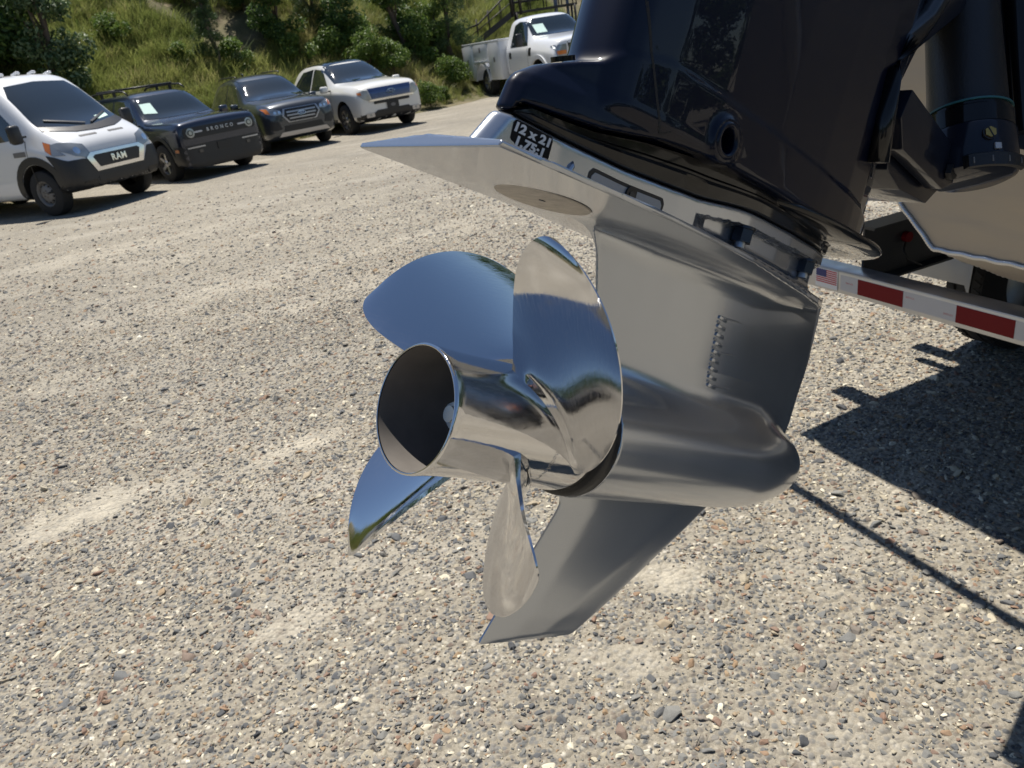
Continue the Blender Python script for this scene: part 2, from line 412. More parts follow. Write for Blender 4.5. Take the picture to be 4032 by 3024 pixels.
def hill_material():
    M = bpy.data.materials.new('hillside_soil'); M.use_nodes = True
    n = M.node_tree.nodes; l = M.node_tree.links; b = n['Principled BSDF']; b.inputs['Roughness'].default_value = .95
    tc = n.new('ShaderNodeTexCoord')
    t = n.new('ShaderNodeTexNoise'); t.inputs['Scale'].default_value = 1.3; t.inputs['Detail'].default_value = 8; l.new(tc.outputs['Object'], t.inputs[0])
    r = n.new('ShaderNodeValToRGB'); e = r.color_ramp.elements
    e[0].position = .32; e[0].color = (.075, .07, .03, 1); e[1].position = .72; e[1].color = (.20, .155, .10, 1)
    k = e.new(.52); k.color = (.12, .105, .05, 1)
    l.new(t.outputs['Fac'], r.inputs[0]); l.new(r.outputs[0], b.inputs['Base Color'])
    bp = n.new('ShaderNodeBump'); bp.inputs['Strength'].default_value = .8; bp.inputs['Distance'].default_value = .15
    l.new(t.outputs['Fac'], bp.inputs['Height']); l.new(bp.outputs[0], b.inputs['Normal'])
    return M
T_ = np.concatenate([np.linspace(-60, -26, 20), np.linspace(-25, 20, 91), np.linspace(21, 60, 22)]); S_ = np.concatenate([np.linspace(-1.2, 14, 60), np.linspace(15, 60, 20)])
tt, ss = np.meshgrid(T_, S_, indexing='ij')
hx = FOOT[0]+tt*U[0]+ss*NRM[0]; hy = FOOT[1]+tt*U[1]+ss*NRM[1]
hz = hill_h(hx, hy)-np.where(foot_s(hx, hy) < 0, .03, 0)+np.where(foot_s(hx, hy) >= 0, .008, 0)
n1 = len(S_)
hv = np.stack([hx, hy, hz], 2).reshape(-1, 3)
hf = [(i*n1+j, (i+1)*n1+j, (i+1)*n1+j+1, i*n1+j+1) for i in range(len(T_)-1) for j in range(n1-1)]
hill = kind(obj('hillside', pydata('hillside', hv, hf), hill_material()), 'structure')

# ------------------------------------------------------------------ gravel: loose stones as real geometry
def rock_mesh(name, k, flat):
    rr = np.random.default_rng(k)
    n = 13; p = rr.normal(size=(n, 3)); p /= np.linalg.norm(p, axis=1)[:, None]
    p *= rr.uniform(.8, 1.08, (n, 1)); p *= np.array([1., rr.uniform(.6, .9), flat])
    bm = bmesh.new()
    for q in p: bm.verts.new(q*.5)
    h = bmesh.ops.convex_hull(bm, input=list(bm.verts))
    junk = [g for g in h.get('geom_unused', []) + h.get('geom_interior', []) if isinstance(g, bmesh.types.BMVert)]
    if junk: bmesh.ops.delete(bm, geom=list(set(junk)), context='VERTS')
    bmesh.ops.bevel(bm, geom=list(bm.edges), offset=.035, segments=1, affect='EDGES', profile=.6)
    bmesh.ops.triangulate(bm, faces=bm.faces)
    me = bpy.data.meshes.new(name); bm.to_mesh(me); bm.free(); return me
def tint_material(name, ramp, rough=.9, noise_scale=60, noise_amt=.25, translucent=0., vary=None):
    M = bpy.data.materials.new(name); M.use_nodes = True
    n = M.node_tree.nodes; l = M.node_tree.links; b = n['Principled BSDF']; b.inputs['Roughness'].default_value = rough; b.inputs['Specular IOR Level'].default_value = .3
    a = n.new('ShaderNodeAttribute'); a.attribute_type = 'INSTANCER'; a.attribute_name = 'tint'
    r = n.new('ShaderNodeValToRGB'); e = r.color_ramp.elements
    while len(e) > 1: e.remove(e[-1])
    e[0].position, e[0].color = ramp[0][0], (*ramp[0][1], 1)
    for p, c in ramp[1:]:
        k = e.new(p); k.color = (*c, 1)
    l.new(a.outputs['Fac'], r.inputs[0])
    tc = n.new('ShaderNodeTexCoord'); t = n.new('ShaderNodeTexNoise'); t.inputs['Scale'].default_value = noise_scale; t.inputs['Detail'].default_value = 4
    l.new(tc.outputs['Object'], t.inputs[0])
    mr = n.new('ShaderNodeMapRange'); mr.inputs['From Min'].default_value = .3; mr.inputs['From Max'].default_value = .7
    mr.inputs['To Min'].default_value = 1-noise_amt; mr.inputs['To Max'].default_value = 1+noise_amt; l.new(t.outputs['Fac'], mr.inputs[0])
    mx = n.new('ShaderNodeMix'); mx.data_type = 'RGBA'; mx.blend_type = 'MULTIPLY'; mx.inputs['Factor'].default_value = 1
    l.new(r.outputs[0], mx.inputs['A']); l.new(mr.outputs[0], mx.inputs['B']); l.new(mx.outputs['Result'], b.inputs['Base Color'])
    if translucent:
        tr = n.new('ShaderNodeBsdfTranslucent'); l.new(mx.outputs['Result'], tr.inputs[0]); ms = n.new('ShaderNodeMixShader'); ms.inputs[0].default_value = translucent
        l.new(b.outputs[0], ms.inputs[1]); l.new(tr.outputs[0], ms.inputs[2]); l.new(ms.outputs[0], n['Material Output'].inputs[0])
    return M
def scatter(name, pts, rot, scl, pick, tint, protos):
    """one object: prototypes instanced on its own points by geometry nodes"""
    me = bpy.data.meshes.new(name); me.vertices.add(len(pts)); me.vertices.foreach_set('co', np.asarray(pts, np.float32).ravel()); me.update()
    for an, ty, arr in (('rot', 'FLOAT_VECTOR', rot), ('scl', 'FLOAT_VECTOR', scl), ('pick', 'INT', pick), ('tint', 'FLOAT', tint)):
        at = me.attributes.new(an, ty, 'POINT'); at.data.foreach_set('vector' if ty == 'FLOAT_VECTOR' else 'value', np.asarray(arr, np.int32 if ty == 'INT' else np.float32).ravel())
    o = bpy.data.objects.new(name, me); COL.objects.link(o)
    pc = bpy.data.collections.new(name+'_shapes')
    for i, (pm, mt) in enumerate(protos):
        if not pm.materials: pm.materials.append(mt)
        pc.objects.link(bpy.data.objects.new('%s_shape_%02d' % (name, i), pm))
    ng = bpy.data.node_groups.new(name+'_nodes', 'GeometryNodeTree')
    ng.interface.new_socket('Geometry', in_out='INPUT', socket_type='NodeSocketGeometry'); ng.interface.new_socket('Geometry', in_out='OUTPUT', socket_type='NodeSocketGeometry')
    N = ng.nodes; L = ng.links
    gi = N.new('NodeGroupInput'); go = N.new('NodeGroupOutput'); ip = N.new('GeometryNodeInstanceOnPoints'); ci = N.new('GeometryNodeCollectionInfo')
    ci.inputs['Collection'].default_value = pc; ci.inputs['Separate Children'].default_value = True; ci.inputs['Reset Children'].default_value = True
    def na(nm, ty):
        k = N.new('GeometryNodeInputNamedAttribute'); k.data_type = ty; k.inputs['Name'].default_value = nm
        return next(s for s in k.outputs if s.enabled and s.name == 'Attribute')
    mp = N.new('GeometryNodeMeshToPoints')
    L.new(gi.outputs[0], mp.inputs['Mesh']); L.new(mp.outputs[0], ip.inputs['Points']); L.new(ci.outputs[0], ip.inputs['Instance'])
    ip.inputs['Pick Instance'].default_value = True
    L.new(na('pick', 'INT'), ip.inputs['Instance Index']); L.new(na('scl', 'FLOAT_VECTOR'), ip.inputs['Scale'])
    er = N.new('FunctionNodeEulerToRotation'); L.new(na('rot', 'FLOAT_VECTOR'), er.inputs[0]); L.new(er.outputs[0], ip.inputs['Rotation'])
    L.new(ip.outputs[0], go.inputs[0])
    md = o.modifiers.new('scatter', 'NODES'); md.node_group = ng
    return kind(o, 'stuff')
def zone(rmax, dens):
    """random points on the part of the lot in view, with a margin to the sides"""
    half = R(46); out = []
    n = int(dens*half*rmax*rmax)
    r = rmax*np.sqrt(rng.uniform((.75/rmax)**2, 1, n)); a = rng.uniform(-half, half, n)
    x, y = r*np.sin(a), r*np.cos(a)
    k = foot_s(x, y) < -.2
    return x[k], y[k]
pal = [(0, (.050, .052, .057)), (.10, (.085, .088, .092)), (.30, (.145, .146, .142)), (.50, (.21, .205, .185)), (.62, (.195, .165, .135)), (.70, (.225, .145, .105)), (.75, (.30, .21, .125)), (.82, (.36, .32, .24)), (.93, (.52, .465, .345)), (1, (.70, .65, .52))]
stone_mat = tint_material('gravel_stone', pal, .85, 55, .28)
rocks = [(rock_mesh('stone_%02d' % k, 100+k, [.42, .5, .6, .7][k % 4]), stone_mat) for k in range(14)]
P_, R_, S3, K_, T3 = [], [], [], [], []
for rmax, dens, s0, s1, sink in ((16., 55, .042, .074, .34), (12., 330, .024, .043, .32), (8., 1900, .0130, .026, .28), (4.4, 3600, .0065, .0130, .22)):
    x, y = zone(rmax, dens); d = dust(x, y)
    lum = .5+.5*np.sin(x*.9+y*.55+.6*np.sin(x*1.7))*np.cos(y*.7-x*.4)
    k = rng.uniform(size=len(x)) > np.clip(d*1.05+.25*lum*(rmax > 4), 0, .97)
    # fade out with distance so that there is no edge to the scatter
    rr_ = np.hypot(x, y); k &= rng.uniform(size=len(x)) < np.clip((rmax-rr_)/(rmax*.3), 0, 1)
    x, y = x[k], y[k]; n = len(x)
    s = s0+(s1-s0)*rng.uniform(size=n)**2.2
    z = s*(.5*.5-sink)*rng.uniform(.3, 1.4, n)+.001
    P_.append(np.stack([x, y, z], 1)); R_.append(np.stack([rng.normal(0, .35, n), rng.normal(0, .35, n), rng.uniform(0, 6.28, n)], 1))
    S3.append(np.stack([s*rng.uniform(.9, 1.35, n), s, s*rng.uniform(.8, 1.1, n)], 1)); K_.append(rng.integers(0, 14, n))
    t = np.where(rng.uniform(size=n) < .74, rng.beta(2.0, 2.8, n), rng.uniform(.6, 1., n)**.8)
    T3.append(np.clip(t, 0, 1))
gravel = scatter('gravel', np.vstack(P_), np.vstack(R_), np.vstack(S3), np.concatenate(K_), np.concatenate(T3), rocks)
gravel['label'] = 'loose grey and tan crushed stone covering the lot'
# ------------------------------------------------------------------ outboard motor (x forward along the propeller shaft, y to port, z up the leg)
MM = Matrix(((.6929, -.5959, .4060, -.0861), (.5095, .8031, .3091, .5875), (-.5102, -.0073, .8600, 1.3303), (0, 0, 0, 1)))
motor = thing('outboard_motor', 'tilted up outboard motor with silver gearcase, navy housing and polished four blade propeller', 'outboard motor', mw=MM)
MI = MM.inverted()
def interp(x, xs, ys): return np.interp(x, xs, ys)
H = .207
# --- gearcase casting
def f_torp(x, y, z):
    rho = np.hypot(y, z); dx = np.maximum(x-.46, 0)
    k0 = np.hypot(dx/.2, rho/.0659); k1 = np.hypot(dx/.04, rho/.00434)
    return np.maximum(k0*(k0-1)/np.maximum(k1, 1e-6), .2-x)
PX = [-.0549, 0, .1, .2, .28, .373, .432, .498, .55, .595, .610]; PW = [.0968, .0975, .0985, .0995, .0975, .0866, .079, .060, .038, .009, .0005]
def z_plate(x, y):
    lift = .006*np.clip((x+.055)/.2, 0, 1)*(np.abs(y)/.097)**2
    return H+lift+np.interp(x, [.44, .52, .62], [0, .005, .017])
def w_band(x): return sinterp(x, [.0015, .0125, .0135, .07, .146, .22, .28, .33, .42, .49, .53, .55], [.0032, .0122, .0126, .0165, .028, .040, .047, .050, .050, .044, .034, .016], .0022)
def z_band(x): return sinterp(x, [0., .012, .07, .146, .245, .31, .34, .54], [.2592, .2590, .2582, .2572, .2622, .2725, .2748, .2800], .008)
def f_case(x, y, z):
    ay = np.abs(y)
    # strut: lens section between trailing and leading edge
    te = sinterp(z, [0, .05, .10, .144, .1635, .1847, .1931, .2048, .24], [.212, .203, .192, .1800, .1725, .1640, .1570, .1480, .142], .006); le = np.interp(z, [0, .0629, .152, .2279, .27], [.622, .6284, .6314, .6234, .600])
    u = (x-te)/(le-te); um = .44
    s = np.where(u < um, (um-u)/um, (u-um)/(1-um))
    tm = np.interp(z, [0, .1, .2, .25], [.040, .034, .037, .046])
    t = tm*(1-np.clip(np.abs(s), 0, 2)**1.9)
    k = np.sqrt(1+(1.5*tm*s/((le-te)*.5))**2)
    strut = np.maximum(np.maximum((ay-np.maximum(t, .0017))/k, np.maximum(z-.235, -z)), np.maximum(te-x, x-le)*.96)
    d = smin(f_torp(x, y, z), strut, np.interp(x, [.5, .63], [.022, .010]))
    # plate
    zp = z_plate(x, y); w = np.interp(x, PX, PW); top = zp+.0028+.009*np.clip(1-ay/.097, 0, 1)*np.clip((x+.09)/.05, 0, 1)
    # slope of the outline keeps distances right
    dw = np.interp(x, [.2, .3, .4, .5, .6], [1, .98, .97, .90, .82])
    plate = np.maximum(np.maximum(np.maximum((ay-w)*dw, x-.606), -.0549-x+.25*(z-zp)), smax(zp-z, z-top, .002))
    plate = plate-.0012
    d = smin(d, plate, np.interp(x, [.15, .22, .40, .56], [.018, .026, .026, .006]))
    # band under the housing
    xq = x+.55*np.clip(.259-z, -.01, .06)*np.clip((.055-x)/.035, 0, 1); wb = w_band(xq); zb = z_band(x)
    lip = np.where((x > .245) & (z < zb-.016), .70+.30*np.clip((.275-x)/.03, 0, 1), 1.)
    band = np.maximum(smax((ay-wb*lip)*np.interp(xq, [.012, .016], [.66, 1]), z-zb, .005), np.maximum(.2135-z, x-.548))
    band = smax(band, ((.0018-.55*(.2590-z))-x)*.876, .005)
    d = smin(d, band, .007)
    return d
P, F, N = surface_net(f_case, (-.070, -.116, -.080), (.676, .116, .292), .0025)
issk = lambda c: c[:, 2] > 0
net_object('gearcase', P, F, N, MT['silver'], motor, lambda c: ~((c[:, 2] > .199) & ((c[:, 0] < .11) | (np.abs(c[:, 1]) > .052)) & (c[:, 2] < .2235)))
net_object('anti_ventilation_plate', P, F, N, MT['silver'], motor, lambda c: (c[:, 2] > .199) & ((c[:, 0] < .11) | (np.abs(c[:, 1]) > .052)) & (c[:, 2] < .2235))
# skeg: crisp edged fin
def skeg_mesh():
    zt_ = [-.2266, -.2256, -.2215, -.1501, -.0848, -.0764, -.066, -.050]; xt_ = [.1530, .1503, .1512, .1815, .2097, .2118, .2085, .2085]
    zl_ = [-.2266, -.2250, -.2214, -.1863, -.0944, -.0663, -.045]; xl_ = [.2820, .2885, .2944, .3419, .4541, .4865, .515]
    zs = np.concatenate([[-.2266, -.2262, -.2250, -.2232, -.2214], np.linspace(-.2185, -.094, 26), [-.0905, -.0848, -.081, -.0764, -.071, -.066, -.06, -.05]]); nx = 34
    q = .5-.5*np.cos(np.pi*np.linspace(0, 1, nx)); v = []; f = []
    for s_ in (-1, 1):
        for z in zs:
            a, b = np.interp(z, zt_, xt_), np.interp(z, zl_, xl_); x = a+(b-a)*q
            tm = np.interp(z, [-.2266, -.222, -.20, -.05], [.0016, .0034, .0052, .0078])
            t = .0011+(tm-.0011)*np.clip(np.minimum((x-a)/.045, (b-x)/.060), 0, 1)**.75
            v += [(x_, s_*t_, z) for x_, t_ in zip(x, t)]
    n = len(zs); M_ = n*nx
    for i in range(n-1):
        for k in range(nx-1):
            a = i*nx+k; f += [(a, a+1, a+nx+1, a+nx), (M_+a, M_+a+nx, M_+a+nx+1, M_+a+1)]
        a = i*nx; f += [(a, a+nx, M_+a+nx, M_+a), (a+nx-1, M_+a+nx-1, M_+a+2*nx-1, a+2*nx-1)]
    for k in range(nx-1): f.append((k, M_+k, M_+k+1, k+1))
    me = pydata('skeg', v, f); bm = bmesh.new(); bm.from_mesh(me); bmesh.ops.recalc_face_normals(bm, faces=bm.faces); bm.to_mesh(me); bm.free(); return me
sharp(obj('skeg', skeg_mesh(), MT['silver'], motor), 50)
# zinc disc let into the underside of the plate
bm = revolve([(H-.0012, .0005), (H-.0012, .0448), (H-.0004, .0456), (H+.002, .0456)], 'z', 72); a = obj('anode_disc', bm, MT['zinc'], motor); a.location = (.0797, 0, 0); sharp(a)
bm = revolve([(H-.0006, .0457), (H-.0006, .0470), (H+.001, .0470), (H+.001, .0457)], 'z', 72, True); a2 = obj('anode_groove', bm, MT['black'], a)
bm = revolve([(H-.0016, .0), (H-.0016, .0035), (H+.001, .0035)], 'z', 6); a2 = obj('anode_screw', bm, MT['bolt'], a)
# band details on the starboard side
def on_band(x, z, lift=.0006): return Vector((x, -(float(w_band(x))+lift), z))
def band_quad(name, x0, x1, zf0, zf1, material, parent, lift=.0006, thick=.0006, n=30, r=.004):
    bm = bmesh.new(); pts = []
    for i in range(n+1):
        x = x0+(x1-x0)*i/n
        e = min(x-x0, x1-x); cut = r-math.sqrt(max(0, r*r-max(0, r-e)**2))
        pts.append((bm.verts.new(on_band(x, zf0(x)+cut, lift)), bm.verts.new(on_band(x, zf1(x)-cut, lift))))
    for (a, b), (c, d) in zip(pts, pts[1:]): bm.faces.new((a, c, d, b))
    r_ = bmesh.ops.extrude_face_region(bm, geom=list(bm.faces)); bmesh.ops.translate(bm, vec=(0, thick, 0), verts=[v for p in pts for v in p]) if False else None
    for v in [g for g in r_['geom'] if isinstance(g, bmesh.types.BMVert)]: v.co.y += thick+lift
    bmesh.ops.recalc_face_normals(bm, faces=bm.faces)
    return sharp(obj(name, bm, material, parent), 60)
zt = lambda x: float(z_band(x))
st = band_quad('ratio_sticker', .0160, .0600, lambda x: zt(x)-.0275, lambda x: zt(x)-.0030, MT['decal'], motor, lift=.0008, r=.003)
for txt, zc, sz, xc in (('12 x 21', -.0085, .0104, .0378), ('1.75:1', -.0190, .0104, .0378)):
    def fs(u, v, zc=zc, xc=xc):
        x = xc+u*1.28+.12*v; return on_band(x, zt(x)+zc+v, .0013), Vector((0, -1, 0))
    lettering('ratio_lettering', txt, fs, sz, MT['white'], st, thick=.0004, offset=.0005, spacing=1.05)
bm = bmesh.new(); tube_bm(bm, [on_band(.082, .222, .0002), on_band(.086, .240, .0004), on_band(.0875, .2485, -.0025)], [.0034, .0032, .0012], 10); obj('cast_rib', bm, MT['silver'], motor)
cv = band_quad('access_cover_recess', .106, .200, lambda x: .218, lambda x: zt(x)-.011-.02*(x-.106), MT['black'], motor, lift=.0007, r=.005)
cv2 = band_quad('access_cover', .1090, .1965, lambda x: .2185, lambda x: zt(x)-.0145-.02*(x-.106), MT['silver_cast'], cv, lift=.0014, r=.004)
xh = .158
bm = bmesh.new(); bm_cyl(bm, on_band(xh, .2375, .0024), on_band(xh, .2375, -.003), .0078, seg=24); sharp(obj('access_hole', bm, MT['black'], cv))
bm = bmesh.new(); bm_cyl(bm, on_band(xh, .2365, .0032), on_band(xh, .2365, -.002), .0042, seg=6); sharp(obj('access_bolt', bm, MT['bolt'], cv))
for bx, by in ((.333, -.043), (.490, -.036)):
    z1 = zt(bx)-.0165
    b_ = cyl('flange_bolt', (bx, by, z1), (bx, by, z1-.0160), .0115, MT['bolt'], motor, seg=6)
    bm = bmesh.new(); bm_cyl(bm, (bx, by, z1+.001), (bx, by, z1-.002), .0122, seg=28); sharp(obj('washer', bm, MT['bolt'], b_))
    bm = bmesh.new(); bm_cyl(bm, (bx, by, z1-.014), (bx, by, z1-.022), .0058, seg=18); sharp(obj('stud', bm, MT['galv'], b_))
# water intake: two rows of slots under a shallow raised panel
def strut_y(x, z):
    lo, hi = 0., .12
    for _ in range(40):
        mid = (lo+hi)/2
        if f_case(np.array([x]), np.array([-mid]), np.array([z]))[0] < 0: lo = mid
        else: hi = mid
    return -lo
wi = bmesh.new()
for i in range(8):
    t = i/7.; x = .3465+.0135*t; z = .154-.066*t
    y = strut_y(x, z); bm_box(wi, (x, y-.0001, z), (.0052, .0016, .0030), Matrix.Rotation(R(8), 4, 'Y'), .0006)
intake = sharp(obj('water_intake_slots', wi, MT['silver_cast'], motor))
rb = bmesh.new()
for i in range(9):
    t = (i-.5)/7.; x = .349+.0135*t; z = .154-.066*t
    y = strut_y(x+.006, z); bm_box(rb, (x+.004, y-.0003, z), (.016, .0026, .0042), Matrix.Rotation(R(8), 4, 'Y'), .0009)
sharp(obj('intake_rib', rb, MT['silver'], intake))
for z0, x0 in ((.160, .348), (.122, .357), (.0835, .364)):
    bm = bmesh.new(); tube_bm(bm, [(x0+.05*k/6, strut_y(x0+.05*k/6, z0+.002*k/6)-.0002+.0016*k/6, z0+.002*k/6) for k in range(7)], .0013, 8); obj('intake_edge', bm, MT['silver'], intake)

# --- propeller
prop = obj('propeller', revolve([(.110, .0525), (.02, .0540), (.0, .0548), (-.0004, .0556), (.0003, .0570), (.003, .0573), (.012, .0566), (.03, .0556), (.06, .0553), (.10, .0560), (.14, .0578), (.170, .0598), (.182, .0603), (.184, .0590), (.184, .050)], 'x', 128), MT['chrome'], motor)
sharp(prop, 60)
bore = obj('exhaust_bore', revolve([(.118, .0), (.118, .030), (.112, .0524), (.02, .0538), (.0012, .0546)], 'x', 96), MT['exhaust'], prop)
obj('inner_hub', revolve([(.072, .0), (.072, .022), (.076, .025), (.118, .029)], 'x', 64), MT['exhaust'], prop); sharp(bpy.data.objects[-1]) if False else None
nut = cyl('propeller_nut', (.072, 0, 0), (.043, 0, 0), .0130, MT['steel_edge'], prop, seg=6)
cyl('shaft_end', (.044, 0, 0), (.038, 0, 0), .0075, MT['steel_edge'], prop)
cyl('washer', (.0735, 0, 0), (.071, 0, 0), .0185, MT['steel_edge'], prop, seg=40)
obj('carrier_ring', revolve([(.176, .0), (.1845, .045), (.186, .0625), (.1875, .0645), (.2006, .0652), (.2006, .0)], 'x', 96), MT['black'], motor)  # black carrier ring; its black also stands in for the recess shadow
BP = [0.1839, -0.4831, 0.02967, -2.43967, 2.23542, -1.02303, -0.39925, 0.10135, 0.1143, -0.14732, 0.06544, 0.27035, 0.2583, -0.90192, 0.48323, -0.03234, -0.03134, 0.26834, -0.15616]
def blade_mesh():
    Rp = BP[0]
    uu = np.concatenate([[np.pi/2+.075, np.pi/2+.04], np.linspace(np.pi/2, .0, 60)]); rr_ = .058+(Rp-.058)*np.cos(uu)
    pw = np.stack([(uu/1.5708)**k for k in (1, 2, 3, 4)], 1); q4 = np.array(BP[3:]).reshape(4, 4)
    tL, xL, tT, xT = BP[1]+pw @ q4[0], BP[2]+pw @ q4[1], BP[1]+pw @ q4[2], BP[2]+pw @ q4[3]
    # keep the twist of the outer blade steady so that the tip is not folded
    dth = tT-tL; kk = (xL-xT)/np.where(np.abs(dth) < 1e-6, 1, dth); k0 = np.interp(.62, uu[::-1], kk[::-1]); mid_ = (xL+xT)/2
    kk = np.where(uu < .62, k0+.55*(kk-k0), kk); xL = mid_+kk*dth/2; xT = mid_-kk*dth/2
    nv = len(uu); nu = 40
    q = .5-.5*np.cos(np.pi*np.linspace(0, 1, nu))
    th = tL[:, None]+(tT-tL)[:, None]*q[None]; x = xL[:, None]+(xT-xL)[:, None]*q[None]
    span = np.clip((rr_-.058)/(Rp-.058), 0, 1)
    ch = np.hypot((tL-tT)*rr_, xL-xT)
    x = x+(.020*ch)[:, None]*np.sin(np.pi*q)[None]*(1-.3*span)[:, None]
    x = x-.0035*np.clip((q-.82)/.18, 0, 1)[None]**2*np.clip(span*4, 0, 1)[:, None]*np.clip((1-span)*3, 0, 1)[:, None]
    Pm = np.stack([x, rr_[:, None]*np.sin(th), rr_[:, None]*np.cos(th)], 2)
    du = np.gradient(Pm, axis=1); dv = np.gradient(Pm, axis=0); Nn = np.cross(du, dv); L = np.linalg.norm(Nn, axis=2, keepdims=True); Nn = Nn/np.maximum(L, 1e-12)
    Nn[-1] = Nn[-2].mean(0); Nn[-1] /= np.linalg.norm(Nn[-1, 0])
    th0 = np.interp(span, [0, .3, 1], [.0085, .0060, .0024]); prof = np.interp(q, [0, .06, .3, .6, .9, 1], [.16, .42, .95, 1., .72, .58])
    t = th0[:, None]*prof[None]+(.016*np.exp(-np.clip(rr_-.0565, 0, 1)/.0060))[:, None]*np.interp(q, [0, .04, .12, .88, .96, 1], [.12, .4, 1, 1, .4, .12])[None]
    t = np.minimum(t, np.interp(1-span, [0, .02, .1], [.0018, .0024, .02])[:, None])
    sg = -1. if Nn[20, 20, 0] > 0 else 1.; Nn = Nn*sg          # N points aft: that face is the plain helicoid
    fil = (.016*np.exp(-np.clip(rr_-.0565, 0, 1)/.0060))[:, None]*np.interp(q, [0, .04, .12, .88, .96, 1], [.0, .3, 1, 1, .3, .0])[None]
    A = Pm+Nn*fil[..., None]*.5; B = A-Nn*np.maximum(t, .0012)[..., None]
    v = np.vstack([A.reshape(-1, 3), B.reshape(-1, 3)]); M_ = nv*nu; f = []
    for i in range(nv-1):
        for j in range(nu-1):
            a = i*nu+j; f.append((a, a+1, a+nu+1, a+nu)); f.append((M_+a, M_+a+nu, M_+a+nu+1, M_+a+1))
        for j in (0, nu-1):
            a = i*nu+j; f.append((a, a+nu, M_+a+nu, M_+a) if j == 0 else (a, M_+a, M_+a+nu, a+nu))
    for j in range(nu-1):
        a = (nv-1)*nu+j; f.append((a, a+1, M_+a+1, M_+a))
    bm = bmesh.new(); bv = [bm.verts.new(p) for p in v]
    for q_ in f:
        try: bm.faces.new([bv[i] for i in q_])
        except ValueError: pass
    bmesh.ops.remove_doubles(bm, verts=bm.verts, dist=2e-5); bmesh.ops.recalc_face_normals(bm, faces=bm.faces)
    me = bpy.data.meshes.new('blade'); bm.to_mesh(me); bm.free(); return me
bl = sharp(obj('blade', blade_mesh(), MT['chrome'], prop), 60)
for k in (1, 2, 3):
    b2 = bl.copy(); COL.objects.link(b2); b2.parent = prop; b2.rotation_euler = (-k*math.pi/2, 0, 0)
def hub_r(x): return float(np.interp(x, [.03, .06, .10, .14, .17], [.0556, .0553, .0560, .0578, .0598]))
def on_hub(u, v):
    x = .128+v*.9; a = R(-118)+u/.056; r = hub_r(x)+.00025; return Vector((x, r*math.sin(a), r*math.cos(a))), Vector((0, math.sin(a), math.cos(a)))
lettering('etched_lettering', 'revolution', on_hub, .0085, MT['steel_edge'], prop, thick=.0002)

# --- adapter between gearcase and housing
xs = np.concatenate([np.linspace(.0150, .50, 36), np.linspace(.51, .566, 10)])
def z_mid(x): return sinterp(x, [0, .0135, .0185, .05, .10, .156, .215, .336, .56], [.2600, .2600, .2700, .2720, .2765, .2880, .2955, .3030, .3080], .002)
bm = bmesh.new(); rings = []
for x in xs:
    w = float(np.interp(x, [0, .014, .035, .5, .54, .566], [.55, .75, 1, 1, .8, .05])*(w_band(min(x, .52))+.0022)); za, zb_ = float(z_band(min(x, .54)))+.0006, float(z_mid(x)); h_ = zb_-za
    sec = [(0, za), (w-.004, za), (w, za+.002), (w+.0008, za+h_*.42), (w+.0034, za+h_*.50), (w+.0034, za+h_*.56), (w+.001, za+h_*.64), (w+.001, zb_-.0015), (w-.003, zb_+.001), (0, zb_+.001)]
    pts = sec+[(-a, b) for a, b in sec[::-1][1:-1]]
    rings.append([bm.verts.new((x, a, b)) for a, b in pts])
for A, B in zip(rings, rings[1:]):
    for i in range(len(A)): bm.faces.new((A[i], B[i], B[(i+1) % len(A)], A[(i+1) % len(A)]))
bm.faces.new(rings[0]); bm.faces.new(rings[-1][::-1]); bmesh.ops.recalc_face_normals(bm, faces=bm.faces)
sharp(obj('adapter_plate', bm, MT['black_gloss'], motor), 40)
# splash lip standing out in front
bm = bmesh.new(); ring = []
for k in range(64):
    a = 2*math.pi*k/64; px, py = .500+.172*math.cos(a), .088*math.sin(a); ring.append((px, py))
lv = []
for zz, s in ((.3045, .90), (.3020, .985), (.2990, 1.), (.2955, .985), (.2925, .93), (.2900, .75), (.2880, .3)):
    lv.append([bm.verts.new((.5+(x-.5)*s, y*s, zz+.012*max(0, (x-.5))/.17)) for x, y in ring])
for A, B in zip(lv, lv[1:]):
    for i in range(64): bm.faces.new((A[i], A[(i+1) % 64], B[(i+1) % 64], B[i]))
bm.faces.new(lv[0]); bm.faces.new(lv[-1]); bmesh.ops.recalc_face_normals(bm, faces=bm.faces)
sharp(obj('splash_plate', bm, MT['black_gloss'], motor), 60)
